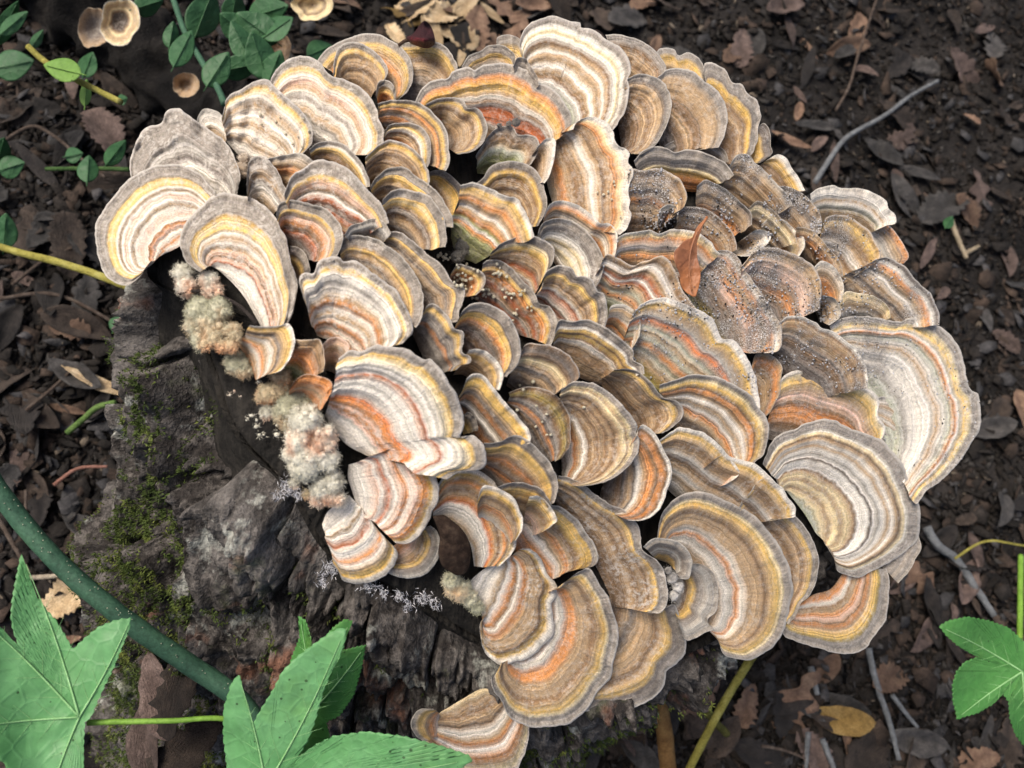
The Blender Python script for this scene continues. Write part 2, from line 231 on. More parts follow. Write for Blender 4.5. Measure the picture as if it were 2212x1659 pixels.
# region | margin | base | colours from base to rim | options | label
CAPS = '''
A|1010,850 900,720 760,650 640,640 500,680 380,760 290,860 200,980 150,1080 140,1180 165,1330 215,1450 300,1510 360,1520 440,1480 520,1370|870,1180 750,1255 600,1300|pk0 w8 o13 w17 pk24 o30 w33 pk40 w48 t52 w56 pk61 w66 t70 w73 y77 cr80 y84 g87 g100|fz=.5 k=-60 ext=0|white and pink banded cap with yellow ring and grey rim overhanging the bark edge
A|900,1420 800,1350 755,1220 790,1080 870,980 960,900 1040,855 1150,860 1270,890 1380,960 1460,1060 1520,1180 1550,1320 1590,1440 1605,1540 1580,1680 1530,1800 1450,1930|990,1350 1050,1420 1200,1600 1390,1920|w0 w24 r27 pk30 br35 pk40 t44 w49 t55 w60 y65 cr70 y77 g80 g100|fz=.55 k=-150 ext=0|grey rimmed cap curled round a white core with a thin red line
A|400,760 390,640 440,480 500,385 620,345 660,260 740,240 800,280 880,330 960,390 1080,480 1150,600 1190,720 1170,850|700,900 900,960 1050,950|w0 bl18 w30 sg42 w50 bl56 sg65 g75 g100|lump=5 fz=.6|lumpy all grey cap behind the big white cap with grey rim
A|890,420 880,320 930,240 1040,270 1100,360 1120,420|950,470 1060,480|w0 t40 w60 sg90|lump=3 fz=.7 k=-30|small pale ruffled lobe beside the lumpy grey cap
A|1060,300 1090,170 1200,90 1300,40 1380,30 1440,80 1500,140 1560,190 1650,270 1700,350 1720,430 1700,510 1640,570|1130,430 1250,560 1450,600|bl0 w15 t24 w35 t48 w58 t70 w80 y90 g95|lump=5 fz=.6|lumpy tan and white cap dotted with white crumbs
B|-270,650 -210,510 -90,420 30,410 110,460 190,550 300,580 400,640 480,720 530,800 530,850 545,890 575,970 565,1060 500,1120|-20,900 60,1010 200,1050|bl0 bl12 w22 g30 t38 w46 g52 w58 t64 pk72 w79 y86 g91 g100|fz=.5|pinkish grey two-lobed cap with pale yellow ring behind the lumpy tan cap
A|1690,530 1740,490 1830,470 1930,490 2010,560 2080,640 2120,740 2130,800|1750,680 1950,820|br0 br30 t40 br50 br65 y82 w88 g92||small brown striped cap with thin yellow and grey rim below the pinkish grey cap
A|1240,860 1240,690 1260,620 1310,585 1380,600 1450,680 1510,790 1560,880|1250,950 1420,980|bl0 t30 w50 bl60 t70 g85|fz=.6 k=-20|narrow upright grey cap beside the curled white cored cap
A|1380,600 1500,575 1620,560 1720,620 1740,680 1680,800|1420,760 1560,860|br0 t40 o55 t70 sg100|lump=2 k=40|fuzzy brown lobe between the narrow grey cap and the lumpy tan cap
B|-150,1420 -100,1290 -20,1230 80,1160 200,1180 310,1230 400,1310 490,1410 570,1510 605,1620|0,1620 150,1720 330,1720|bl0 br12 r26 t32 r40 bl45 r54 w60 br66 pk74 y83 g86 g100|fz=.55|grey rimmed cap stained dark red inside with pink and yellow rings
A|1450,1010 1480,930 1560,900 1680,920 1800,960 1880,1030 1930,1110 1935,1200 1900,1290 1860,1340|1540,1190 1680,1300|br0 bl20 r35 br45 o55 pk65 t72 y80 g83 g100|fz=.45|small grey rimmed cap with brown and pink centre touching the curled white cored cap
A|1550,1230 1610,1240 1670,1300 1700,1400 1690,1440|1550,1420 1580,1470|db0 br40 y60 bl75 g85||tiny dark cap in the gap right of the curled white cored cap
D|170,700 155,610 145,540 190,500 250,510 280,430 350,395 430,400 460,430 540,420 600,450 680,510 770,580 830,620 880,700 930,790 970,880 960,960 880,1020|300,900 420,960 560,1040|w0 o10 w16 o24 w30 t36 w44 o51 t57 w64 sg70 w76 w82 y87 cr90 g92 g100|fz=.75 lump=1.5 k=-40|large cream and white fuzzy cap with scalloped grey rim
D|430,300 470,250 560,230 680,250 780,310 880,380 950,460 1010,560 1040,660 1040,780 1020,870 990,900|520,560 750,760|br0 t30 bl38 t48 bl56 t64 y76 t80 g83 g100|fz=.4|brown grey cap with wide grey rim tucked behind the cream fuzzy cap
D|790,210 870,210 960,270 1070,360 1170,450 1250,560 1340,620 1340,700 1310,780 1300,850 1260,870|760,420 900,620 1100,800|br0 bl40 t55 bl65 t75 y82 g86 g100|lump=1.5|long dark cap with lumpy grey rim behind the brown grey cap
D|470,230 520,160 600,140 680,110 760,140 810,220|560,320 700,340|t0 y40 bl55 sg80 g100|lump=1|small silver grey lobed cap above the brown grey wide rimmed cap
B|475,1370 520,1290 620,1220 720,1215 800,1270 880,1330 960,1390 1020,1480 1070,1570 1075,1650|540,1480 750,1580|br0 bl20 t35 br45 bl55 t62 y74 y82 g84 g100||brown cap with wavy yellow ring and wide grey rim, one tier above its twin
B|570,1460 620,1400 700,1375 800,1390 900,1420 960,1500 1010,1570 1025,1660 1030,1740 1010,1790|600,1680 780,1790|br0 bl12 br20 bl28 t38 br48 g56 br62 y70 cr76 y82 g85 g100||dark brown cap with bright yellow ring and wide grey rim, the lower of two tiers
B|905,1250 960,1235 1040,1260 1110,1320 1160,1400 1165,1500 1140,1590 1090,1655|910,1400 980,1580|br0 br40 t50 y65 y78 bl85 g100||narrow crescent cap with yellow band and grey edge beside the green centred cap
B|440,1150 500,1080 590,1020 650,1020 750,1060 830,1130 880,1210 910,1300 900,1350|480,1350 640,1360|br0 br20 t35 br42 t52 br60 t68 br74 t84 y92 g97||brown finely striped cap with almost no grey rim
B|575,970 610,910 680,890 770,890 850,930 900,1000 915,1080 910,1160 885,1210|590,1060 700,1150|bl0 br20 bl28 br34 o45 t58 br68 w74 y85 g92||small chestnut cap with yellow ring lying in front of a larger frilled cap
B|530,800 530,750 600,730 700,730 800,740 870,770 940,830 1000,900 1035,990 1045,1080 1050,1170 1020,1240|560,940 760,1140|br0 br30 bl40 o55 bl62 t70 o78 br82 y90 g95|lump=1|brown cap with frilled yellow rim behind the small chestnut cap
B|880,760 960,720 1060,705 1150,730 1180,780 1250,790 1300,850 1325,930 1310,1000 1260,1070 1190,1110 1110,1120|980,900 1060,1060|bl0 br25 t45 t60 br70 t78 y86 bl92 g97||smooth taupe two-lobed cap in front of the rust red banded cap
B|800,740 850,650 930,590 1030,575 1080,520 1180,495 1240,515 1300,480 1420,460 1550,490 1650,540 1700,600 1800,650 1870,720 1915,800 1930,890 1900,960|1050,900 1350,1010 1650,1080|db0 br18 g27 r33 r47 g51 br56 w62 t66 y74 o85 g90 g100|k=60|wide cap with a rust red arc and orange yellow ring behind the taupe cap
B|1240,1130 1300,1030 1370,950 1440,920 1510,925 1540,980 1600,980 1670,990 1700,1040 1690,1110 1640,1190|1280,1220 1470,1260|gn0 gn45 pg58 t70 br80 g95|lump=1.5|small olive green lobed cap in a dark hollow
B|1690,1060 1750,1010 1815,1015 1820,1100 1800,1200 1770,1290 1740,1330|1620,1200 1660,1290|t0 br40 t60 w95|k=40|thin tan cap on edge behind the olive green cap
B|1250,1330 1300,1290 1340,1220 1420,1180 1540,1175 1640,1210 1710,1280 1740,1370 1755,1450 1740,1550 1690,1640|1400,1460 1580,1600|t0 br15 t25 br34 t42 br50 t58 br66 y80 bl88 g97||chestnut finely lined cap with yellow rim below the olive green cap
B|1130,1350 1180,1330 1260,1330 1350,1370 1440,1420 1520,1440 1580,1500 1620,1570 1645,1650 1660,1720|1106,1675 1150,1800 1280,1860|gn0 gn34 o40 w44 gn48 o53 t60 w64 t70 o76 t82 y92 w96 sg100||deep green centred cap with orange rings and bluish white edge
B|205,540 215,430 240,350 310,310 400,310 490,360 560,430 600,500 590,560 540,620|290,600 480,680|t0 br20 t40 br50 t65 t75 y85 g91||rounded tan cap with yellow ring and grey rim at the back of the mound
B|90,440 150,370 250,310 340,270 450,245 560,260 660,310 740,390 785,480 785,560 750,650 690,720|400,600 600,700|br0 bl30 t50 o60 t70 y84 g90|k=10|taller cap with yellow ring rising behind the rounded tan cap
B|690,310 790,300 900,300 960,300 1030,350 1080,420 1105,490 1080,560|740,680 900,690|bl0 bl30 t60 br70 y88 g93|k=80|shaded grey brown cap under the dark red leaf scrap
B|515,690 530,610 570,580 630,600 660,670 660,740|550,760 620,770|o0 o50 y65 g80|k=-20|tiny orange cap at the foot of the rounded tan cap
B|1140,490 1190,410 1280,370 1330,330 1440,330 1520,390 1530,450|1280,540 1450,560|t0 w40 t60 y72 bl80 g100||low grey and yellow cap on the far edge left of the great fan
B|1390,330 1400,270 1480,250 1560,280 1590,350 1600,430|1450,470 1560,490|t0 w30 y60 g80|k=10|small yellow and grey cap leaning on the great fan
B|1510,480 1540,420 1600,420 1640,480 1690,570 1700,620|1550,600 1640,680|t0 br40 g70 g100|k=-20|small grey crimped cap in front of the great fan
C|-240,400 -280,200 -220,90 -130,45 -40,30 60,60 150,80 160,110 230,120 330,190 440,250 500,320 525,400 500,490 510,560 490,680 440,790 390,850|-150,600 -60,690 60,780|bl0 pg14 pg24 sg30 w33 br37 t44 w50 t56 t62 w65 t70 br74 w79 cr85 w91 g94 g100|fz=.35 k=30|great fan shaped cap of pale and tan bands at the far top of the mound
C|340,165 420,160 540,180 640,230 710,290 770,380 770,440 720,480|440,440 580,500|br0 t30 br40 t60 br75 g88||plain brown grey cap behind the great fan
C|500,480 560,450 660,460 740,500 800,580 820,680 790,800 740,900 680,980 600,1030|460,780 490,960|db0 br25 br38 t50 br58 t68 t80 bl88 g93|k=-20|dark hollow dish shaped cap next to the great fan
C|720,470 800,410 900,410 990,440 1070,510 1150,570 1200,660 1225,760 1210,880 1160,980|740,820 800,1000|db0 bl20 br33 t42 br50 br58 t66 t85 g92||tan fan cap with dark brown middle stripe on the far right slope
C|710,290 740,260 830,265 870,310 940,290 1000,320 1050,380 1070,470 1060,520|800,500 960,560|br0 t50 y78 g88||scalloped grey edged cap behind the striped tan fan
C|1050,420 1060,370 1140,370 1210,420 1250,500 1330,520 1380,600 1440,650 1470,750 1450,830 1440,930 1400,1020 1350,1060|1140,800 1200,1060|br0 br40 t50 br62 y76 bl82 g90||brown cap with scalloped grey rim ending the row on the far slope
C|1440,840 1490,800 1530,860 1540,960 1550,1020 1480,1080|1390,960 1400,1080|br0 y50 bl70 bl100|lump=1|little dark cap at the end of the far row
C|1520,1060 1590,1030 1650,1060 1690,1130 1750,1210 1790,1290|1450,1120 1640,1300|t0 br40 y70 w90||thin pale edged cap on the outer slope
C|770,970 850,920 930,905 1010,925 1070,910 1150,960 1210,1010 1230,1080|780,1120 1100,1140|br0 t50 bl70 g85||wavy grey rim of a cap peeping over the orange lobed one
C|550,1080 600,1010 690,975 780,985 840,1010 930,990 1040,1010 1150,1060 1230,1110 1270,1180|640,1240 1050,1270|o0 o35 y50 cr56 bl62 g72 g100|k=-20|orange lobed cap with broad grey scalloped rim
C|110,850 130,800 200,760 280,765 350,800 390,860 400,920 430,970 480,990 510,1030 500,1080 540,1150 520,1220 500,1300 520,1370 510,1430 525,1470 500,1550 440,1610|-80,900 -40,1100 0,1300 80,1500|pg0 t10 o18 t26 br34 t44 w52 t60 br66 t74 o80 cr88 w94|k=-60 h=.8|tall tan cap with frilled white edge running down from the rust red cap
C|505,1280 515,1150 600,1150 720,1130 830,1180 900,1250 930,1340 900,1420 840,1460|540,1540 720,1560|db0 br30 t45 br50 o56 br62 t80 br90 t100|dirt=0.51 ext=.38|brown striped cap half buried in sand beside the tall frilled cap
C|1240,1110 1290,1040 1370,1030 1420,1080 1500,1150 1560,1220 1640,1300 1700,1400|1220,1240 1500,1440|br0 t30 br40 t55 br65 t80 sg100|dirt=0.72 ext=.38|sandy brown cap sloping to the outer edge
C|1000,1260 1060,1210 1130,1240 1220,1290 1320,1380 1390,1450 1400,1540|1020,1480 1250,1600|br0 o40 br55 t75 bl95|dirt=0.80 ext=.38|sand strewn orange brown cap among the gritty caps
C|840,1540 860,1450 930,1410 1050,1420 1150,1480 1230,1560 1280,1640 1290,1720|860,1640 1080,1740|bl0 br20 o40 br58 t75 br90|dirt=0.58 ext=.38|small orange cap just above the dried orange leaf
C|715,1520 735,1430 800,1390 850,1410 865,1480|740,1560 840,1560|db0 bl60 sg95|dirt=0.58 k=-20 ext=.38|tiny grey cup beside the small orange cap
C|1380,1410 1450,1370 1540,1420 1620,1500 1700,1600 1730,1670|1380,1560 1560,1700|bl0 t30 br50 cr80 t100|dirt=0.87 ext=.38|gritty cap with buff edge in the sandy patch
C|1560,1270 1650,1260 1750,1300 1850,1390 1900,1480 1900,1600|1520,1450 1720,1660|bl0 t30 br45 t60 bl75 t100|dirt=1.00 ext=.38|grit covered grey brown cap near the white crumbly one
F|720,120 780,75 880,60 950,80 1060,75 1180,110 1260,160 1290,230 1330,270 1340,330 1280,345|780,300 1000,320 1150,380|t0 t35 pg48 w55 t65 w72 w100|lump=1.5 fz=.6|white crumbly cap sticking out on the outer right edge
F|800,380 840,290 910,270 1010,290 1090,340 1150,400 1200,480 1220,570 1180,620|780,580 950,730|t0 bl20 t35 br45 w55 t65 br75 y88 t100|dirt=0.51 ext=.38|rounded yellowish cap with curved lines below the white crumbly cap
F|970,280 1080,260 1180,310 1290,350 1350,410 1400,490 1430,570 1400,620|1020,420 1180,620|bl0 t40 sg60 t80 o96|dirt=0.43 lump=1.5 ext=.38|rough edged grey cap behind the rounded yellowish cap
F|1180,600 1260,580 1350,610 1420,670 1480,740 1540,790 1600,860 1650,980 1655,1070|960,740 1100,880 1350,1040|sg0 bl20 t35 bl46 t55 w64 t72 o82 w88 bl95|dirt=0.51 ext=.38|large mottled cap with orange stripe near its outer edge
F|930,920 980,830 1080,840 1200,870 1280,930 1310,1010|980,1060 1180,1080|bl0 sg50 t70 cr100|dirt=0.65 lump=2 k=-40 ext=.38|low grey crumbly lobe on the mottled cap
F|860,1080 930,1030 1040,1010 1150,1005 1260,1030 1370,1050 1440,1020 1540,1035 1650,1080 1740,1150 1800,1240 1840,1350 1850,1450 1870,1530 1936,1580 1956,1690 1936,1830 1876,1930 1826,2020 1736,2130 1646,2220 1566,2270 1496,2370|1080,1380 1120,1500 1200,1700 1350,2000|pg0 pg24 sg32 w40 w56 t62 w68 pg74 o79 w82 y87 cr91 g94 g100|dirt=.22 fz=.6 spots=1|huge whitish cap peppered with dark specks, yellow at its lower rim
F|490,1060 560,1015 650,1010 740,1050 810,1090 900,1130 990,1200 1070,1280 1120,1370 1135,1450 1130,1530|500,1280 600,1440 800,1560|db0 bl35 br52 bl60 t72 br80 t88 br93 w98|dirt=.4|dark ribbed cap with thin pale edge left of the huge whitish cap
F|220,640 300,540 420,500 540,530 650,580 740,650 790,740 800,850 790,950|250,820 460,1040|bl0 db18 bl30 br40 o50 br58 pk72 t90|dirt=0.72 ext=.38|brown sand speckled cap with orange streak right of the dried leaf
F|740,660 800,600 880,640 940,720 965,800 950,890|780,820 850,920|t0 o50 t70 w100|dirt=0.58 k=-20 ext=.38|small buff cap wedged beside the brown speckled cap
F|360,340 430,290 510,300 580,350 620,400 670,430 680,500 640,570|400,450 500,560|br0 o30 cr60 t80 w100|dirt=0.43 lump=1 ext=.38|buff cap with torn fringed edge
F|240,440 330,380 420,400 430,450 380,510 300,560 220,575|220,470 200,540|bl0 t50 w85|dirt=0.87 k=-20 ext=.38|tiny cap with upturned whitish lip in the sandy patch
F|620,360 700,370 780,420 860,520 930,600 960,720|640,500 780,680|bl0 br40 o60 t85|dirt=0.65 ext=.38|orange brown cap behind the fringed buff cap
F|810,850 900,880 940,960 930,1020 860,1070|760,940 800,1030|bl0 t60 sg100|dirt=.6|low gritty knob between dark ribbed and huge whitish caps
E|865,440 900,370 980,400 1090,450 1190,420 1250,390 1310,385 1370,440 1410,530 1440,620 1500,700 1550,770|840,620 930,760 1100,830|gn0 gn24 pg33 o40 pg48 t54 r61 w65 r70 t78 w84 br92 t100|dirt=0.29 k=-20 ext=.38|green based cap crossed by two brick red lines left of the dried orange leaf
E|965,340 985,250 1060,220 1130,210 1210,195 1280,220 1340,200 1450,195 1540,210 1620,260 1680,320 1720,370|970,470 1200,540 1440,580|br0 t20 o32 w40 t48 o60 t66 w72 o86 cr94 w100|dirt=0.17 ext=.38|cream edged cap with orange rings under the dried orange leaf
E|1610,390 1700,350 1790,350 1860,400 1900,480 1960,560 2030,660 2090,760 2150,860 2170,940 2160,1060 2080,1090|1540,580 1600,800 1740,1000|gn0 gn16 ol24 bl34 br48 pk58 o70 t78 o87 w93 t100|dirt=0.87 ext=.38|large cap thick with grey sand right of the dried orange leaf
E|1095,800 1160,730 1250,700 1330,690 1430,720 1520,760 1600,800 1680,860 1710,930 1735,985 1800,990 1860,1030 1900,1110 1960,1220 1990,1350 2010,1490|1095,1060 1160,1240 1290,1340 1480,1400|gn0 gn20 ol27 t35 pg43 o49 pg54 t60 pg66 oo73 sg78 t85 y92 w96|dirt=0.43 k=-20 ext=.38|broad cap with mossy green hollow, thin orange arcs and sand on its shoulder
E|905,840 930,750 1010,735 1090,770 1140,850 1140,950 1100,1030|890,900 960,1030 1040,1080|br0 o20 w28 o38 br44 t52 o60 w66 t85 w97|k=-30|small orange banded cap between crimped cap and mossy green cap
E|400,250 410,180 460,130 560,115 660,140 760,210 830,300 870,400 880,480 850,570 800,640|470,300 580,480 660,580|bl0 br8 w16 cr30 w38 cr48 w58 sg66 bl73 g80 g100|fz=.5 k=-30|smooth pale grey cap with creamy middle beside the orange striped one
E|440,120 480,20 560,-20 680,10 760,60 820,110 860,150 920,150 970,200 985,280 960,390|460,160 640,300 820,400|gn0 gn14 o20 w26 gn33 t42 o50 t57 w63 t74 o82 w95||orange and green striped cap partly under the smooth pale grey cap
E|70,350 150,290 240,250 340,240 440,270 510,320 520,390 490,460 450,530|60,440 200,560 380,660|pk0 bl13 r20 w26 t31 r39 br46 t54 br62 y74 cr80 bl86 g93|k=-20|cap with brick red ring and yellow crescent rim above the pellet dusted cap
E|430,600 460,500 540,450 640,470 680,530 740,530 800,560 830,640 880,660 905,740 910,830 890,920|400,660 500,800 620,900|t0 w11 r20 w27 pk36 r44 w49 t54 br62 t70 y79 bl85 g94||two-lobed cap with two thin red rings right of the pellet dusted cap
E|0,440 40,410 140,420 220,480 290,560 340,610 390,680 410,730 480,750 530,830 545,900 520,980 490,1040|-20,680 140,800 300,930|r0 bl10 r22 g29 br38 r48 br58 o70 y80 bl87 g94|k=-30|rust brown cap dusted with cream pellets
D|1250,500 1300,440 1400,470 1470,500 1500,560 1470,630 1430,670|1240,580 1320,670|r0 br40 o65 y80 g95|k=-60|small rust cap heaped with cream pellets
D|1280,880 1320,790 1380,740 1470,720 1560,750 1650,810 1710,900 1745,1000 1750,1100 1720,1190 1650,1260|1280,920 1380,1080 1520,1200|pu0 pu20 br27 pu34 bl44 br52 o61 y69 y76 bl81 g92||dark purplish cap with amber ring and grey rim
E|530,920 560,850 660,860 750,845 850,880 930,930 1000,980 1060,1030 1100,1080 1090,1140 1160,1180 1170,1240|540,1080 700,1220 900,1290|br0 t25 br36 t48 w56 br62 y68 br73 y79 w84 bl88 g94|lump=1|crimped cap with twin yellow rings and pleated grey rim
E|960,1210 1060,1200 1130,1230 1210,1290 1270,1370 1330,1420 1400,1430 1450,1480 1455,1530 1400,1610 1310,1670|880,1280 1000,1440 1160,1660|br0 br30 t45 br60 t74 y85 bl92 g97|lump=2|wrinkled brown cap tapering to a yellow pleated tip
E|270,1090 330,1020 430,1020 530,1050 620,1110 680,1190 700,1250 680,1290 620,1330 580,1345|210,1290 320,1380 460,1440|db0 bl25 t40 bl48 t56 cr66 br75 bl85 br100|k=-10|smoky grey cap with buff streak and no pale rim
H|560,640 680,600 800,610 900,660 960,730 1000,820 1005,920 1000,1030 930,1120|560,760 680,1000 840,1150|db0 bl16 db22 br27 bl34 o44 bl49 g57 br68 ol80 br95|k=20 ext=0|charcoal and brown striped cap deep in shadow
H|940,620 1000,575 1060,560 1180,580 1290,640 1380,730 1440,800 1490,880 1480,930 1505,990 1490,1080 1430,1170 1350,1240 1250,1290 1120,1310 1060,1320|960,820 980,1050 1000,1260|bl0 sg12 w17 o21 t27 w33 br39 t44 br51 t56 br61 t66 br70 t76 cr82 t86 cr90 g94|k=20|large half round tan cap with many even rings and pleated edge
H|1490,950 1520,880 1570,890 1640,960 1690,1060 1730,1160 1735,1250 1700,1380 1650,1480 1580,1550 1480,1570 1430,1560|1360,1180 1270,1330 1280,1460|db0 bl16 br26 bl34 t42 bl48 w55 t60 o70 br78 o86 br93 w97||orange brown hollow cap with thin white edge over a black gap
H|210,660 255,545 310,505 380,520 440,590 510,680 580,760 640,830 690,890 720,960 710,1010|210,720 320,920 420,1040|br0 o18 bl28 w36 br46 o53 br58 bl64 t70 y80 y90 w96||narrow orange striped cap with golden rim beside the big pink cap
H|270,330 330,320 410,350 480,420 520,500 510,570 490,620|180,500 260,500 360,580|bl0 t40 t60 y75 t82 w92||small buff cap with pale lip under the dark purplish cap
H|380,1010 500,990 570,950 650,955 730,1010 800,1080 870,1170 910,1260 915,1350 890,1440|360,1150 500,1310 720,1420|bl0 sg15 o24 bl31 br40 o48 br54 t60 y74 y81 bl85 g95||cap with lavender grey centre and golden ring under the narrow orange one
D|1030,830 1080,735 1140,740 1190,790 1230,830 1270,910 1330,930 1340,1000 1330,1080 1380,1110 1380,1160 1330,1170 1280,1210|990,920 1080,1120 1200,1210|bl0 bl25 g34 bl42 o50 bl56 g66 bl74 y88 g94|lump=2|crumpled purplish grey cap beside the big pink cap
H|225,800 270,780 320,830 340,910|210,870 240,930|y0 y40 g70|k=-10|sliver of a yellow and grey cap under the rim of the big pink cap
I|-190,210 -100,190 -10,150 100,140 230,160 350,210 450,280 520,370 580,450 605,530 590,640 560,730 480,800|-80,430 0,560 150,690 280,770|br0 t14 bl24 t34 o40 w47 t54 w62 t68 o75 br80 y87 cr91 g95||tan fan cap with white edge in the middle of the right slope
I|-190,610 -80,535 30,530 130,570 240,640 320,730 450,770 560,830 650,920 730,1010 785,1100 790,1170|-180,800 -60,960 150,1110 420,1200|bl0 sg15 t25 sg33 t40 br50 sg58 t66 br74 t82 y91 w96||greyish tan cap with torn surface left of the big white ringed cap
I|160,790 280,720 340,770 385,850 350,900 290,940|90,860 190,970|w0 t40 o60 w100|k=-40 h=.6|torn flap curling off the greyish tan cap
I|450,1010 540,900 600,910 680,980 735,1060 735,1110|460,1070 600,1160|t0 br40 t60 y80 w95|k=-40|small flap of a cap with yellow edge against the big white ringed cap
I|560,790 620,640 700,570 820,520 900,480 1000,460 1090,470 1180,530 1310,570 1420,620 1490,690 1560,780 1600,870 1650,960 1670,1050 1690,1110 1700,1200 1680,1310 1640,1380 1560,1450 1480,1500 1400,1540 1330,1580 1240,1605 1150,1590 1100,1550 1090,1470 1050,1400|740,1000 820,1130 920,1270 1000,1330|gn0 pg6 cr12 t18 cr25 t30 cr35 t40 br42 w45 w53 db56 w58 sg63 w67 t71 w75 t79 br82 cr86 w88 g91 g100|fz=.3 k=-80 ext=0|big white ringed cap with dark thin arc and greenish hollow
I|1390,310 1450,300 1540,330 1580,380 1680,400 1740,460 1800,560 1840,640 1855,700 1830,800 1770,890 1690,970|1380,560 1480,760 1580,900|t0 w15 t25 bl30 w40 t48 w55 t62 w70 t80 w88 sg96||cream lined cap between big white ringed and huge whitish caps
I|670,230 700,160 790,110 880,95 950,80 1010,120 1090,150 1180,180 1280,220 1360,270 1400,340 1390,430 1440,510 1450,570 1420,620|600,540 800,600 1000,640 1220,680|bl0 bl15 br25 o40 o50 br56 pk65 t75 y86 cr93 w97|dirt=.15|rusty cap with frilled cream edge behind the big white ringed cap
I|470,90 520,-20 600,-10 660,30 700,90 690,180 690,250 660,330 610,410 570,450|510,180 530,400|br0 t40 br60 o80 t95|dirt=.1|narrow brown cap standing on edge left of the rusty frilled cap
I|1690,1310 1705,1400 1665,1480 1610,1580 1540,1650|1500,1380 1420,1520|bl0 g50 g100|k=60|grey rim of a cap hidden under the big white ringed cap
K|530,400 545,290 600,180 680,110 760,75 860,75 960,100 1060,150 1160,200 1250,260 1340,360 1420,480 1480,600 1510,740 1500,850 1470,980 1430,1100 1360,1190 1270,1250 1160,1290 1060,1270 990,1220 965,1120|690,460 780,640 880,820 940,1000|br0 t9 bl13 t20 w31 sg38 o44 w49 t57 t69 br74 t78 y86 cr90 g93 g100|k=-40 fz=.25|large smooth tan cap with white band, orange line and lilac grey rim
K|1120,180 1180,80 1270,90 1390,130 1500,220 1590,300 1650,400 1690,500 1700,600 1680,720 1640,820 1570,880 1540,960 1480,1030|1220,280 1360,520 1440,880|br0 t30 br45 t60 br68 t75 y84 g89 g100||brown and gold crescent cap just behind the large smooth tan cap
K|2190,620 2212,750 2200,900 2180,1010 2100,1110 2050,1190 1960,1230 1830,1235 1700,1200 1580,1160 1480,1120 1400,1060|1880,640 1780,760 1660,800 1560,880|br0 o12 w19 br25 t33 o41 pk47 br54 o59 t65 y74 ol81 g84 g100|k=40 ext=0|orange brown cap with broad grey rim hanging below the big white ringed cap
K|430,470 500,410 590,405 680,430 750,490 785,570 780,640 760,700 700,700|560,560 640,590|db0 y25 bl35 sg50 bl62 g80 sg100|k=-130|small grey arched cap leaning on the large smooth tan cap
K|790,590 850,590 920,640 960,720 975,830 950,940 895,1000 940,1060 880,1090 800,1130 740,1140 690,1040|710,720 690,800 680,900|bl0 sg15 br25 y40 bl50 g60 sg80 g100|k=-140|grey rounded cap with yellowish hollow under the small arched cap
K|-186,-50 -116,-40 -16,10 84,90 184,160 284,200 354,260 394,340 410,430 430,500 520,560 580,640 600,740 610,830 570,940 490,950|-180,100 20,400 150,640 260,880|br0 br28 t42 br52 t62 br68 t74 y83 g87 g100|fz=.6|long furry brown cap with yellow scalloped edge beside the grey small caps
K|590,910 650,880 690,960 700,1050 738,1130 725,1230 660,1310 595,1370 590,1440 540,1530 440,1600 320,1640 180,1660 60,1660 -60,1640|240,880 150,1050 40,1200|br0 db14 br21 t29 bl34 t43 t58 br66 t73 y81 bl86 g100|k=30|broad brown grey cap at the bottom edge below the furry brown cap
J|1480,580 1560,500 1640,450 1700,440 1750,520 1800,600 1850,690 1880,790 1910,900 1900,1000 1870,1110 1850,1220 1770,1320 1690,1440 1600,1530 1500,1570 1340,1590 1240,1580 1150,1540 1090,1480 1060,1400 1000,1320 990,1240 1050,1150|1400,650 1350,850 1280,1000 1180,1100|w0 t8 o15 w25 sg32 o41 o47 t54 t65 br71 t76 y84 cr87 g90 g100|k=20|large orange tan cap with yellow ring and scalloped lilac grey rim at the lower edge
J|1180,310 1260,290 1340,360 1380,450 1400,490 1460,560 1450,640 1420,700 1440,830 1420,930 1350,1010 1260,1080 1150,1120 1050,1135 980,1090 930,1020 910,930 900,850 930,800|1040,385 900,450 810,540 880,650 950,750|w0 w22 t31 w36 o44 br48 w52 o60 t68 t79 br84 y90 w95 sg100|k=-40 fz=.5 ext=0|folded orange and cream cap with fuzzy white inner edge over the large orange tan cap
J|1400,-30 1500,0 1580,60 1650,140 1700,220 1750,310 1755,380 1700,430 1620,450|1150,180 1230,340 1400,520|bl0 o10 pk20 o29 w38 t46 o54 t60 br69 y82 y90 g93||orange lined cap with golden yellow rim above the folded orange and cream cap
H|710,1390 770,1390 830,1430 880,1490 910,1560 880,1600 820,1640|680,1560 740,1660|w0 pk30 t50 br60 y80 w95|k=-60|small flap with bright yellow edge lying on the orange lined cap
H|330,1420 370,1320 440,1320 530,1360 600,1410 635,1480 660,1560 655,1640 610,1710|340,1560 430,1670 540,1730|o0 w18 t36 o48 t58 br74 y85 w95|k=-50 ext=0|orange tan flap with frilled cream edge near the dark brown tongue of bark
H|-10,1490 40,1330 110,1230 210,1190 310,1200 400,1250 475,1320 560,1500 610,1680 590,1800 490,1900|10,1530 140,1600 260,1720 300,1900|w0 t9 w22 w38 oo45 o50 t58 br65 t71 o77 t84 y91 w96|ext=0|pale cap crossed by a bright orange line beside the dark brown tongue of bark
H|480,1320 560,1295 640,1290 700,1300 780,1330 840,1400 870,1450|540,1460 720,1580|br0 t30 br50 y78 bl90||sliver of a brown cap with yellow edge above the orange tan flap
J|540,130 590,170 615,250 610,340 560,430 490,490 390,510 310,500 240,470|400,230 330,260 270,320|pk0 o15 pk30 t45 br55 y67 bl75 g85 sg100||little shell shaped cap with grey rim tucked under the white and red banded pair
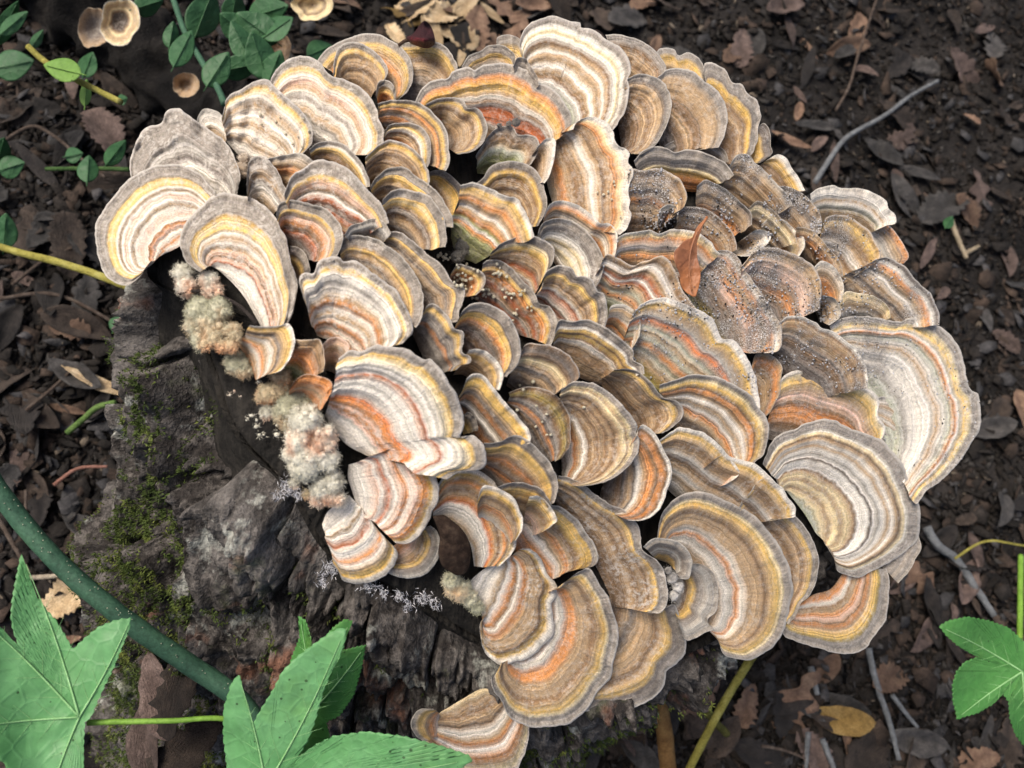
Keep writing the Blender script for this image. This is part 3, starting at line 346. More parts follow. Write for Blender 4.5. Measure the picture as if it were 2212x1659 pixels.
N|1330,1440 1450,1560 1650,1680 1900,1720 2060,1680 2130,1580 2170,1450 2180,1330 2120,1240|1480,1210 1650,1090 1800,1010 1940,1060|cr0 t14 br24 t31 br39 w49 t57 o62 w69 o79 t87 cr93 g97|k=60 ext=0|tan cap hanging lowest on the bark at the bottom
N|1420,1190 1330,1190 1270,1230 1240,1310 1280,1400 1350,1450|1470,1230 1480,1400|w0 o30 t50 y70 g85|ext=0|small grey rimmed lobe on the side of the lowest tan cap
G|800,210 870,145 960,165 1010,140 1080,110 1180,130 1290,140 1400,215 1470,220 1550,300 1610,400 1660,500 1695,600 1705,700 1680,780 1760,760 1830,820 1865,920 1850,990 1790,1020 1690,1030 1580,1080|700,640 750,740 830,840 1000,915|w0 w18 pk21 o26 pk30 o34 oo41 pk43 w46 w60 pk64 r67 w70 w79 cr86 y90 g93 g100|fz=.6 k=-40 ext=0|big pink and white cap with a broad bright orange ring
G|1160,870 1250,820 1310,800 1370,820 1400,870 1430,950 1490,1040 1520,1130 1510,1240 1470,1310 1460,1380 1400,1470 1330,1540 1280,1550 1210,1545|860,980 850,1080 890,1200 930,1300|w0 w20 pk32 w36 r44 w50 pk58 o63 w68 pk75 o82 o87 y92 sg95 g100|fz=.5 k=-60 ext=0|white furrowed cap with red lines and orange yellow rim below the big pink cap
G|1100,1490 1165,1550 1220,1600 1210,1680 1150,1760 1060,1820 960,1840 880,1830 830,1800 760,1700|870,1190 720,1290 680,1400|w0 w26 t31 w38 r49 w54 w61 o69 w75 t82 y88 y92 sg95 g100|fz=.55 k=-90 ext=0|white cap with two orange red lines hanging over the bark, lowest of the pale group
G|440,440 490,360 560,320 640,330 740,370 750,440 720,500 680,570|450,470 560,560 640,580|w0 t25 o45 t55 o75 o100|k=-40|bright orange curled flap at the left foot of the big pink cap
G|690,210 680,130 720,70 780,50 840,70 875,120 850,180 810,230|710,270 780,290|w0 t30 pk50 t70 pk100|k=-80 lump=2 fz=.6|small brown knobbed cap like a bud beside the big pink cap
G|460,60 560,70 660,60 690,130 700,220 690,300|310,300 440,330 560,360|gn0 gn28 o45 o60 br80 t100|k=20|flat orange cap with green base left of the bud like cap
L|1260,150 1340,160 1470,150 1540,135 1570,180 1590,260 1570,340 1530,430 1480,480 1380,510|1170,290 1230,400 1300,550|o0 t15 w22 o31 t39 w49 t58 bl66 t72 y90 w96|k=-60 ext=0|small fan with lemon yellow and white rim over the dark cut wood
'''
caps = []
for ln in CAPS.strip().split('\n'):
    reg, mg, bs, rp, op, lab = ln.split('|')
    o = dict(z=0., dirt=0., lump=0., h=1., fz=.3, spots=.25, k=0., ext=.2)
    for kv in op.split(): a, b = kv.split('='); o[a] = float(b)
    mgp, bsp = PX(reg, mg), PX(reg, bs); bsp = bsp - o['ext'] * (mgp.mean(0) - bsp.mean(0))[None]
    caps.append(dict(mg=mgp, bs=bsp, rp=rp, o=o, lab=lab))
for i, c in enumerate(caps):
    b = c['bs'].mean(0); c['key'] = -np.hypot(*(b - [700, 850])) - c['o']['k'] * 1.0; c['i'] = i
GW, GH, GS = 790, 600, 3.0
front = np.full((GH + 40, GW), 9., float)                 # nearest surface so far, per coarse cell
caps.sort(key=lambda c: c['key'])
def cap_surface(c, ns, ts, shift):
    """depth field of the cap's upper face: grown from the stump at t=0, free rim at t=1"""
    o = c['o']; mg = resample(c['mg'], ns); bs = resample(c['bs'], ns)
    sd_ = c['i'] * 13.7
    n = len(mg); s = np.linspace(0, 1, n)
    L = np.linalg.norm(mg - bs, axis=1).mean(); arc = np.linalg.norm(np.diff(mg, axis=0), axis=1).sum(); ratio = arc / L
    # fine scallops along the rim
    tang = np.gradient(mg, axis=0); tang /= np.linalg.norm(tang, axis=1)[:, None] + 1e-9; nor = np.stack([-tang[:, 1], tang[:, 0]], -1)
    x = s * arc
    sc = fbm(np.stack([x / 26, x * 0 + sd_, x * 0], -1), 3) * 4.0 + fbm(np.stack([x / 9, x * 0 + sd_ + 5, x * 0], -1), 2) * 2.0
    mg = mg + nor * (sc * np.minimum(1, L / 120))[:, None]
    T = np.asarray(ts)[:, None]; Tn = np.minimum(T, 1)
    # rays from base to rim bow a little so rings are not perfect copies of the rim
    wob = fbm(np.stack([np.broadcast_to(T * 2.2, (len(ts), n)), np.broadcast_to(s * ratio * 1.3, (len(ts), n)) + sd_, np.zeros((len(ts), n))], -1), 2)
    # rings near the middle are rounder than the scalloped rim
    kw = max(3, n // 7); pad = np.vstack([2 * mg[0] - mg[kw:0:-1], mg, 2 * mg[-1] - mg[-2:-kw - 2:-1]]); wk = np.hanning(2 * kw + 1); wk /= wk.sum()
    msm = np.stack([np.convolve(pad[:, q_], wk, 'valid') for q_ in (0, 1)], -1)
    mgt = msm[None] + (mg - msm)[None] * (np.clip(T, 0, 1) ** 3.2)[..., None]
    px = bs[None] + (mgt - bs[None]) * T[..., None] + (nor[None] * (wob * L * .05 * np.sin(np.pi * Tn))[..., None])
    m = L * .33 / FX                                       # metres from base to rim
    h = np.clip(.20 * m, .0035, .0125) * o['h']
    ruf = fbm(np.stack([np.broadcast_to(s * ratio * 1.6, (len(ts), n)), np.broadcast_to(T * .8, (len(ts), n)) + sd_, np.zeros((len(ts), n))], -1), 2)
    fine = fbm(np.stack([np.broadcast_to(s * ratio * 6, (len(ts), n)), np.broadcast_to(T * 1.5, (len(ts), n)) + sd_, np.zeros((len(ts), n))], -1), 2)
    tw = fbm(np.stack([np.broadcast_to(T * 4.5, (len(ts), n)), np.broadcast_to(s * 2.2, (len(ts), n)) + sd_ + 50, np.zeros((len(ts), n))], -1), 3)
    px = px + tang[None] * (tw * L * .085 * np.sin(np.pi * np.clip(Tn, 0, 1)) ** .7 * (.25 + np.abs(2 * s - 1)[None] ** 4))[..., None]
    lift = -(.005 if o['ext'] > 0 else .0) * (1 - Tn) + h * Tn ** .85 - h * .38 * sst(.72, 1.0, Tn) + ruf * h * .85 * Tn ** 1.5 + fine * .0016 * Tn ** 2
    w1 = T + .03 * wob
    ridge = np.sin(6.283 * (w1 * 7.3 + c['i'] * .37)) * .00035 + np.sin(6.283 * (w1 * 13.1 + c['i'] * .71)) * .0003 + np.sin(6.283 * (w1 * 4.1 + c['i'])) * .0005
    lift = lift + ridge * sst(.05, .2, Tn)
    if o['lump']:
        lift = lift + o['lump'] * .0011 * (fbm(np.stack([px[..., 0] / 42, px[..., 1] / 42, np.full(px.shape[:2], sd_)], -1), 3))
    lift = lift + shift * Tn ** .7
    # base sheet follows the stump at its own pixels
    d = mound(px[..., 0], px[..., 1]) - lift
    return px, d, ratio, L, arc, m, sd_
def raster(px, d):
    gx = np.clip((px[..., 0] / GS).astype(int), 0, GW - 1); gy = np.clip((px[..., 1] / GS).astype(int), 0, GH + 39); return gx, gy
for c in caps:
    ts = np.linspace(.02, 1, 60); sh = 0.
    for it in range(3):
        px, d, *_ = cap_surface(c, 160, ts, sh); gx, gy = raster(px, d)
        fr = front[gy, gx]; T = np.broadcast_to(ts[:, None], d.shape)
        m_ = (fr < 5) & (T > .35)
        if m_.sum() < 12: break
        need = (d[m_] - (fr[m_] - .0032)) / T[m_] ** .7
        q = np.quantile(need, .93)
        if q <= 0: break
        sh = min(sh + q, .016)
    c['shift'] = sh
    px, d, *_ = cap_surface(c, 220, np.linspace(.02, 1, 90), sh); gx, gy = raster(px, d)
    np.minimum.at(front, (gy, gx), d)
PORE = pore_mat()
def build_cap(c):
    o = c['o']; arc = np.linalg.norm(np.diff(c['mg'], axis=0), axis=1).sum(); L = np.linalg.norm(resample(c['mg'], 20) - resample(c['bs'], 20), axis=1).mean()
    ns = int(np.clip(arc / 5, 40, 190)); nr = int(np.clip(L / 4.2, 16, 72))
    ts = np.r_[np.linspace(.03, 1, nr), 1.006, 1.008, 1.004, .985, .93, .75, .5, .25, .05]
    k = nr
    px, d, ratio, L, arc, m, sd_ = cap_surface(c, ns, ts, c['shift'])
    th = np.clip(.055 * m + .0013, .0016, .0036)
    off = np.r_[np.zeros(nr - 1), th * .04, th * .22, th * .5, th * .78, th * 1.0, th * 1.15, th * 1.5, th * 1.8, th * 2, th * 2.2]
    s = np.linspace(0, 1, ns); tap = (1 - np.abs(2 * s - 1) ** 10) ** .5 * .97 + .03
    d = d + off[:, None] * tap[None]
    v = W(px[..., 0], px[..., 1], d).reshape(-1, 3)
    f = grid_faces(len(ts), ns)
    mi = np.repeat(np.r_[np.zeros(k + 2, int), np.ones(len(ts) - 1 - k - 2, int)], ns - 1)
    band = np.stack([np.broadcast_to(np.minimum(ts, 1)[:, None], px.shape[:2]), np.broadcast_to(s * ratio, px.shape[:2]), np.zeros(px.shape[:2])], -1).reshape(-1, 3)
    # origin at the place where the cap is attached
    b = c['bs'].mean(0); org = W(b[0], b[1], mound(b[0], b[1]))
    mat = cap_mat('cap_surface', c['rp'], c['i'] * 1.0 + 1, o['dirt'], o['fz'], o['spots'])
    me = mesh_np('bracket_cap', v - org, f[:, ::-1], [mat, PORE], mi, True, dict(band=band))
    ob = obj('bracket_cap', me, None, c['lab'], 'bracket fungus', 'bracket fungus caps layered over the stump', loc=org)
    c['top'] = (px[:nr], d[:nr]); return ob
for c in caps: build_cap(c)
def surf(px, py):                                          # nearest cap surface under a pixel
    x, y = int(px / GS), int(py / GS); a = front[max(y - 1, 0):y + 2, max(x - 1, 0):x + 2]; a = a[a < 5]
    return float(np.median(a)) if len(a) else float(mound(px, py))
# ------------------------------------------------------------------ soil
def soil_mat():
    n = NT('soil'); oc = n.objco(); a = n.noise(oc, 14., 6., .65); b = n.noise(oc, 160., 4., .7)
    c = n.ramp(a, [(.3, (.006, .0056, .0055)), (.5, (.014, .0125, .012)), (.7, (.034, .030, .028))])
    c = n.mix(n.mr(b, .58, .72, 0, .7), c, (.07, .058, .048)); n.bump(n.math('ADD', a, b), .8, .006); return n.fin(c, .95, .15)
g = 170; xs = np.linspace(-1.9, 1.9, g); X, Y = np.meshgrid(xs, xs)
X = np.sign(X) * np.abs(X) ** 1.3; Y = np.sign(Y) * np.abs(Y) ** 1.3
Z = fbm(np.stack([X * 6, Y * 6, X * 0], -1), 5) * .022 - .012
Xo, Yo = X * np.where(np.abs(xs) > 1.7, 6, 1)[None], Y * np.where(np.abs(xs) > 1.7, 6, 1)[:, None]
obj('ground', mesh_np('ground', np.stack([Xo, Yo, Z], -1).reshape(-1, 3), grid_faces(g, g), [soil_mat()]), kind='structure')
def gz(p): return fbm(np.stack([p[..., 0] * 6, p[..., 1] * 6, p[..., 0] * 0], -1), 5) * .022 - .012
def gpoint(px, py, up=.004):
    p = W(px, py, gdepth(px, py)); p = np.array(p); p[..., 2] = gz(p) + up; return p

# ------------------------------------------------------------------ the stump
RIM = [(318, 590), (400, 650), (450, 790), (500, 930), (620, 1060), (710, 1200), (900, 1310), (1060, 1400), (1300, 1440), (1550, 1380), (1830, 1100), (1800, 700), (1450, 300), (1000, 220), (500, 310), (370, 460)]
BOT = [(262, 1800), (330, 1950), (480, 2050), (600, 2080), (740, 2080), (860, 2030), (960, 1960), (1050, 1850), (1110, 1740), (1140, 1620), (1120, 1450), (1000, 1350), (800, 1250), (600, 1200), (400, 1250), (310, 1450)]
def closed(pts, n):
    p = np.array(pts, float); q = np.vstack([p[-2:], p, p[:3]]); r = resample(q, 4000)
    i0 = np.argmin(np.linalg.norm(r - p[0], axis=1)[:1200]); i1 = 2000 + np.argmin(np.linalg.norm(r - p[0], axis=1)[2000:])
    return r[i0:i1]
NTH = 900
ctl = np.linspace(0, 1, len(RIM) + 1)
def ringfun(pts3):                                         # periodic Catmull-Rom through control points, same parameter for rim and foot
    p = np.asarray(pts3, float); m = len(p); u = np.linspace(0, m, NTH, endpoint=False); i = u.astype(int); f = (u - i)[:, None]
    a, b, c_, d_ = p[(i - 1) % m], p[i % m], p[(i + 1) % m], p[(i + 2) % m]
    return .5 * (2 * b + (c_ - a) * f + (2 * a - 5 * b + 4 * c_ - d_) * f * f + (3 * b - a - 3 * c_ + d_) * f ** 3)
rim_px = ringfun(RIM); bot_px = ringfun(BOT)
rim3 = W(rim_px[:, 0], rim_px[:, 1], mound(rim_px[:, 0], rim_px[:, 1]) + .003)
bot3 = W(bot_px[:, 0], bot_px[:, 1], gdepth(bot_px[:, 0], bot_px[:, 1])); bot3[:, 2] = -.03
NV = 300
vv = np.linspace(0, 1, NV)[:, None, None]
ax = rim3.mean(0) * (1 - vv) + bot3.mean(0) * vv
side = rim3[None] * (1 - vv) + bot3[None] * vv
side = side + (side - ax) * (.05 * np.sin(np.pi * vv) - .03 * vv)
du = np.gradient(side, axis=1); dv = np.gradient(side, axis=0); N = np.cross(du, dv); N /= np.linalg.norm(N, axis=2)[..., None]
if (N * (side - ax)).sum() < 0: N = -N
clen = np.linalg.norm(np.diff(rim3, axis=0), axis=1); U = np.r_[0, np.cumsum(clen)][:NTH]; hgt = np.linalg.norm(bot3 - rim3, axis=1).mean()
UU = np.broadcast_to(U[None], (NV, NTH)); VV = np.broadcast_to(np.linspace(0, hgt, NV)[:, None], (NV, NTH))
q3 = side * 1.0
# bark plates: jittered cells, longer than wide
warp = fbm(q3 * 24, 4)[..., None] * .022
qu = UU + warp[..., 0]; qv = VV + fbm(q3 * 22 + 31, 4) * .03
seeds = []; rr = np.random.default_rng(3); tot = U[-1] + clen[-1]
nu, nvv = int(tot / .034), int(hgt / .066) + 2
for a in range(nu):
    for b in range(nvv): seeds.append((((a + .5 + rr.uniform(-.38, .38)) / nu) * tot, ((b + (a % 2) * .5 + rr.uniform(-.35, .35)) / nvv) * hgt * 1.1))
seeds = np.array(seeds)
d1 = np.full(UU.shape, 9.); d2 = np.full(UU.shape, 9.); ci = np.zeros(UU.shape, int)
for k, (a, b) in enumerate(seeds):
    du_ = np.abs(qu - a); du_ = np.minimum(du_, tot - du_); dd = np.hypot(du_ / .8, (qv - b) / 1.5)
    n1 = dd < d1; d2 = np.where(n1, d1, np.minimum(d2, dd)); ci = np.where(n1, k, ci); d1 = np.where(n1, dd, d1)
edge = d2 - d1
crag = fbm(q3 * np.array([60, 60, 60]), 5)
fl = fbm(np.stack([UU * 230, VV * 38, UU * 0 + 3], -1), 4)
cellh = rr.uniform(.3, 1, len(seeds))[ci]
rise = sst(.0010, .0055, edge + crag * .006 + fl * .002)
cr2 = sst(.0, .10, np.abs(fbm(np.stack([UU * 46 + crag * .8, VV * 11, UU * 0 + 40], -1), 4)))
# flaky layers: the plates break off in steps
lay = fbm(np.stack([UU * 34 + ci * 3.1, VV * 17, UU * 0 + 9], -1), 5) * 4.2 + cellh * 2
step = np.floor(lay) + sst(.72, 1, lay - np.floor(lay))
plate_off = -.012 + rise * (.012 + .011 * cellh + .0042 * step - .006 * (1 - cr2)) + crag * .0055 + fl * .0055 + fbm(q3 * 250, 4) * .0030
thr = .005 + .020 * vnoise(np.stack([UU * 55, UU * 0 + 2, UU * 0], -1)) * (.4 + vnoise(np.stack([UU * 11, UU * 0 + 7, UU * 0], -1)))
thr = thr + .03 * np.exp(-((UU / tot - .055) / .018) ** 2)
bl_ = sst(0, .012, VV - thr); plate_off = -.0105 * (1 - bl_) + plate_off * bl_
inner = side - N * .007 + N * (crag * .004)[..., None]
def bark_mat():
    n = NT('bark'); oc = n.objco(); a = n.noise(oc, 26., 5., .65); b = n.noise(oc, 150., 4., .7); c = n.noise(oc, 500., 3., .7); l = n.noise(oc, 19., 4., .6)
    col = n.ramp(a, [(.33, (.010, .0085, .008)), (.44, (.026, .022, .020)), (.54, (.056, .051, .048)), (.66, (.135, .124, .117)), (.78, (.05, .040, .034))])
    col = n.mix(n.mr(b, .46, .72, 0, .7), col, (.20, .18, .165))
    col = n.mix(n.mr(l, .60, .68, 0, .8), col, (.17, .075, .045))
    l2 = n.noise(n.vmul(oc, (1, 1, 1)), 33., 5., .7); col = n.mix(n.mr(l2, .57, .66, 0, .75), col, (.40, .41, .37))
    l3 = n.noise(oc, 21., 5., .65); col = n.mix(n.mr(l3, .59, .72, 0, .7), col, (.075, .095, .035))
    cf = n.mr(c, .3, .7, .55, 1.35); col = n.mix(1., col, n.comb(cf, cf, cf), 'MULTIPLY')
    n.bump(n.math('ADD', n.math('MULTIPLY', b, 1.), n.math('MULTIPLY', c, .5)), .9, .003); return n.fin(col, .9, .25)
def wood_mat():
    n = NT('old_wood'); oc = n.objco(); a = n.noise(n.vmul(oc, (1, 1, 1)), 60., 5., .7); b = n.noise(n.vmul(oc, (220, 40, 120)), 1., 3., .6)
    col = n.ramp(a, [(.3, (.006, .0056, .005)), (.55, (.015, .0135, .012)), (.75, (.040, .035, .030))])
    col = n.mix(n.mr(b, .5, .72, 0, .6), col, (.045, .04, .034)); n.bump(n.math('ADD', a, b), .9, .003); return n.fin(col, .9, .2)
BARK, WOOD = bark_mat(), wood_mat()
base_c = bot3.mean(0); base_c[2] = 0
stump = obj('stump', None, None, 'leaning dark tree stump with cracked mossy bark under the fungus caps', 'tree stump', loc=base_c)
# wood: domed top + inner trunk
NT_ = 46
tv = np.linspace(.02, 1, NT_)[:, None, None]
tpx = np.array([900., 820.])[None, None] + (rim_px[None] - np.array([900., 820.])) * tv
tz = mound(tpx[..., 0], tpx[..., 1]) + .0065 - fbm(np.stack([tpx[..., 0] / 60, tpx[..., 1] / 60, tpx[..., 0] * 0], -1), 4) * .004 + .010 * sst(.955, .985, tv[..., 0]) * (1 - sst(.985, 1, tv[..., 0]))
# worn grooves along the cut wood
tz = tz - fbm(np.stack([(tpx[..., 0] + tpx[..., 1] * .55) / 9, (tpx[..., 1] - tpx[..., 0]) / 150, tpx[..., 0] * 0], -1), 3) * .0016
top = W(tpx[..., 0], tpx[..., 1], tz)
sub = slice(0, NV, 5)
V_ = np.concatenate([top, inner[sub][1:]], 0)
obj('wood', mesh_np('wood', V_.reshape(-1, 3) - base_c, grid_faces(len(V_), NTH, True), [WOOD]), stump)
bp = side + N * plate_off[..., None]
fa = grid_faces(NV, NTH, True); fc = ci.reshape(-1)[fa[:, 0]]
bpf = bp.reshape(-1, 3)
# only the side of the trunk that shows or could show from a step aside carries modelled plates
for k in range(len(seeds)):
    f = fa[fc == k]
    if len(f) < 40: continue
    idx = np.unique(f); u_mid = np.median(idx % NTH) / NTH
    if .72 < u_mid < .93: continue
    f = f[VV.reshape(-1)[f[:, 0]] > thr.reshape(-1)[f[:, 0]]]
    if len(f) < 40: continue
    idx = np.unique(f)
    mp = np.full(len(bpf), -1); mp[idx] = np.arange(len(idx)); v = bpf[idx]
    obj('bark_plate', mesh_np('bark_plate', v - base_c, mp[f], [BARK]), stump)
# moss: tufts of tiny blades in patches on the bark
def tufts(P, Nn, n_bl, ln, wd, mats, r):
    P = np.repeat(np.asarray(P, float), n_bl, 0); D = np.repeat(np.asarray(Nn, float), n_bl, 0) + r.normal(0, .75, P.shape); D /= np.linalg.norm(D, axis=1)[:, None]
    Sd = np.cross(D, r.normal(0, 1, P.shape)); Sd /= np.linalg.norm(Sd, axis=1)[:, None] + 1e-9
    l = ln * r.uniform(.5, 1.3, (len(P), 1)); B = P + r.normal(0, ln * .35, P.shape)
    v = np.stack([B - Sd * wd, B + Sd * wd, B + D * l + Sd * wd * .2], 1).reshape(-1, 3)
    return v, np.arange(len(v)).reshape(-1, 3)
def moss_mat():
    n = NT('moss'); oc = n.objco(); a = n.noise(oc, 60., 3.); b = n.noise(oc, 900., 1.)
    col = n.ramp(a, [(.3, (.026, .04, .010)), (.5, (.055, .08, .018)), (.7, (.13, .15, .034))]); bf = n.mr(b, .3, .7, .6, 1.4)
    return n.fin(n.mix(1., col, n.comb(bf, bf, bf), 'MULTIPLY'), .8, .2)
MOSS = moss_mat()
mm = fbm(q3 * 20 + 5, 4) + .55 * (1 - sst(.002, .012, edge)) + .25 * sst(.05, .2, VV)
ui = np.arange(NTH)[None] / NTH
mm = mm + np.where(ui < .12, .34, 0) - np.where((ui > .66) & (ui < .95), 9, 0)
cand = np.argwhere((mm > .42) & (VV > .03)); rg = np.random.default_rng(11); pick = cand[rg.choice(len(cand), min(38000, len(cand)), False)]
mP = bp[pick[:, 0], pick[:, 1]]; mN = N[pick[:, 0], pick[:, 1]]
v, f = tufts(mP, mN, 5, .0021, .00042, None, rg)
obj('moss', mesh_np('moss', v - base_c, f, [MOSS], smooth=False), stump, label='green moss in the bark furrows', kind='stuff')
# ------------------------------------------------------------------ fuzzy nodules (unformed caps) at the cut edge
def nod_mat(name, c0, c1, c2):
    n = NT(name); oc = n.objco(); a = n.noise(oc, 55., 4., .6); b = n.noise(oc, 800., 3., .7)
    col = n.ramp(a, [(.34, c0), (.52, c1), (.68, c2)]); bf = n.mr(b, .3, .7, .72, 1.25)
    n.bump(b, .7, .0012); return n.fin(n.mix(1., col, n.comb(bf, bf, bf), 'MULTIPLY'), .95, .1, .3)
NW = nod_mat('nodule_white', (.48, .46, .36), (.70, .67, .57), (.62, .33, .19))
NG = nod_mat('nodule_greenish', (.34, .34, .22), (.50, .48, .35), (.54, .36, .20))
NO = nod_mat('nodule_orange', (.40, .37, .25), (.58, .45, .28), (.62, .28, .12))
def ico(sub=3):
    import bmesh
    bm = bmesh.new(); bmesh.ops.create_icosphere(bm, subdivisions=sub, radius=1); v = np.array([x.co[:] for x in bm.verts]); f = np.array([[q.index for q in x.verts] for x in bm.faces]); bm.free(); return v, f
IV, IF = ico(3); IV2, IF2 = ico(1)
def nodule(reg, balls, mat, label, hair=2600, sat=7, lift=0., seed=0):
    r = np.random.default_rng(seed + 40); vs, fs = [], []; k = 0; hp, hn = [], []
    x0, y0, kk = REG[reg]; first = None
    allb = []
    for bx, by, br in balls:
        p = np.array([(x0 + bx / kk) / 1.8228, (y0 + by / kk) / 1.8228]); R = br / kk / 1.8228
        allb.append((p, R, 0))
        for _ in range(sat):
            a, q = r.uniform(0, 6.283), r.uniform(.35, 1.0); allb.append((p + R * q * np.array([math.cos(a), math.sin(a)]), R * r.uniform(.16, .40), math.sqrt(max(0, 1 - q * q))))
    for p, R, e in allb:
        d0 = float(mound(p[0], p[1])) - lift; m = R * d0 / FX
        cen = W(p[0], p[1], d0 - (allb[0][1] * d0 / FX) * e * .75)
        if first is None: first = np.array(cen)
        v = IV * (1 + .30 * fbm(IV * 2.1 + cen * 300, 3)[:, None] + .10 * fbm(IV * 7 + cen * 300, 2)[:, None]) * m
        vs.append(v + cen); fs.append(IF + k); k += len(v)
        nh = int(hair * R * R / sum(x[1] ** 2 for x in allb)); ii = r.integers(0, len(v), nh)
        hp.append((v + cen)[ii]); hn.append(IV[ii])
    o = obj('fungus_nodule', mesh_np('fungus_nodule', np.vstack(vs) - first, np.vstack(fs), [mat]), None, label, 'fungus nodule', 'woolly unformed fungus nodules on the cut edge', loc=first)
    hv, hf = tufts(np.vstack(hp), np.vstack(hn), 3, .0012, .00009, None, r)
    obj('fuzz', mesh_np('fuzz', hv - first, hf, [mat], smooth=False), o, kind='stuff')
nodule('G', [(560, 660, 110), (520, 800, 100), (560, 960, 120), (690, 790, 85), (720, 930, 80), (640, 880, 90), (480, 900, 70)], NW, 'large white woolly nodule mass with pinkish bumps beside the big pink cap', 9000, 9, .008, 1)
nodule('G', [(680, 1150, 75), (760, 1100, 70), (650, 1230, 50), (740, 1210, 60), (800, 1230, 50)], NW, 'pale woolly clump linking the nodule mass to the white furrowed cap', 4000, 6, .006, 2)
nodule('G', [(440, 560, 85), (390, 630, 50), (520, 500, 70), (430, 690, 45)], NG, 'greenish cream woolly clump under the bright orange curled flap', 4000, 7, .004, 3)
nodule('G', [(300, 460, 70), (370, 420, 60), (250, 480, 45)], NO, 'rounded orange and cream lump on the dark cut wood', 2600, 7, .003, 4)
nodule('L', [(1390, 780, 42)], NW, 'single round cream ball on the dark cut wood', 700, 3, .002, 5)
nodule('L', [(1580, 1297, 24)], NW, 'tiny cream bead beside the white threads on the wood', 200, 0, .001, 6)
nodule('L', [(1675, 1375, 24)], NO, 'tiny orange bead beside the white threads on the wood', 200, 0, .001, 7)
nodule('L', [(900, 50, 95), (950, 130, 80), (860, 150, 70), (1040, 40, 80), (1000, 200, 80), (1060, 260, 70), (920, 250, 70), (1130, 200, 60)], NG, 'greenish grey woolly cushion under the curled white cored cap', 8000, 8, .006, 8)
nodule('L', [(1010, 250, 50), (940, 290, 40), (1060, 300, 40), (1130, 300, 45), (1150, 230, 38)], NO, 'orange brown warty lump on the greenish woolly cushion', 1500, 9, .012, 9)
nodule('L', [(1170, 430, 70), (1220, 480, 50), (1130, 400, 45)], NG, 'small greenish woolly clump below the lemon rimmed fan', 2200, 6, .003, 10)
nodule('A', [(780, 1430, 65), (800, 1530, 70), (960, 1480, 60), (990, 1560, 60)], NW, 'cream woolly clump hanging beneath the two left rimmed caps', 3000, 6, .004, 11)
nodule('G', [(370, 320, 65), (400, 380, 55), (330, 280, 45), (250, 230, 40)], NO, 'buff lump under the flat orange cap with green base', 1800, 6, .003, 12)
nodule('J', [(700, 530, 60), (760, 600, 70), (830, 660, 55), (700, 600, 45), (880, 720, 45)], NG, 'woolly greenish lump with orange warts at the inner edge of the folded cap', 3500, 7, .003, 13)
nodule('K', [(640, 690, 38), (680, 760, 40), (650, 820, 34), (610, 640, 26)], nod_mat('nodule_grey', (.12, .11, .10), (.36, .34, .32), (.55, .53, .50)), 'grey crumbly cluster between the two small grey caps', 400, 9, .010, 14)
nodule('D', [(1330, 320, 60), (1290, 390, 45), (1300, 250, 30)], nod_mat('nodule_dark', (.04, .04, .035), (.12, .11, .09), (.22, .20, .17)), 'dark crumbly clump in the hollow of the deep green cap', 300, 6, .0, 15)
nodule('A', [(1600, 620, 50), (1500, 640, 55), (1660, 570, 40), (1200, 680, 55), (1220, 600, 40)], nod_mat('nodule_tan', (.16, .12, .09), (.34, .26, .18), (.5, .42, .33)), 'rough tan crust between the lumpy tan and narrow grey caps', 800, 8, .004, 16)
nodule('B', [(1480, 900, 22), (1530, 890, 30), (1410, 910, 18)], nod_mat('nodule_smoke', (.05, .045, .04), (.17, .15, .13), (.3, .27, .24)), 'smoky grey beads on top of the olive green lobed cap', 100, 4, .012, 17)
nodule('G', [(220, 370, 12), (160, 620, 10), (200, 700, 14), (350, 690, 9), (350, 760, 17), (225, 760, 11), (255, 760, 8), (205, 655, 9), (140, 640, 7), (175, 620, 9), (10, 470, 8), (40, 440, 7), (90, 480, 6), (130, 655, 6)], NW, 'sprinkle of tiny cream crumbs on the dark cut wood', 100, 0, .001, 18)
# dark tongue of bark
tp = PX('J', '560,60 640,50 700,90 760,140 810,210 835,300 830,400 800,470 740,490 680,460 630,420 600,330 610,200')
def slab(name, outline, dfun, mat, th=.002, rings=14, n=90, curve=0., noise=0., center=None, nsc=18.):
    q = resample(np.vstack([outline, outline[:1]]), n + 1)[:-1]; c = outline.mean(0) if center is None else np.array(center, float)
    t = np.linspace(.02, 1, rings)[:, None, None]; p = c + (q[None] - c) * t
    d = dfun(p[..., 0], p[..., 1]) - curve * (1 - t[..., 0] ** 2) - noise * fbm(np.stack([p[..., 0] / nsc, p[..., 1] / nsc, p[..., 0] * 0], -1), 4 if nsc < 30 else 2)
    a = W(p[..., 0], p[..., 1], d); e = 1 - .6 * (t[..., 0] ** 6)
    b = W(p[..., 0], p[..., 1], d + th * e)[::-1]
    allp = np.concatenate([a, b], 0); org = allp[0, 0].copy()
    cen = np.stack([a[0].mean(0), b[-1].mean(0)])
    v = np.vstack([allp.reshape(-1, 3), cen]) - org; f = grid_faces(2 * rings, n, True); k = len(v) - 2; i = np.arange(n); m = (2 * rings - 1) * n
    f3 = np.vstack([f[:, [2, 1, 0]], f[:, [3, 2, 0]], np.stack([i * 0 + k, i, (i + 1) % n], -1), np.stack([i * 0 + k + 1, m + (i + 1) % n, m + i], -1)])
    rad = np.concatenate([np.broadcast_to(t[..., 0], p.shape[:2])] * 2 + [], 0).reshape(-1)
    return mesh_np(name, v, f3, [mat]), org
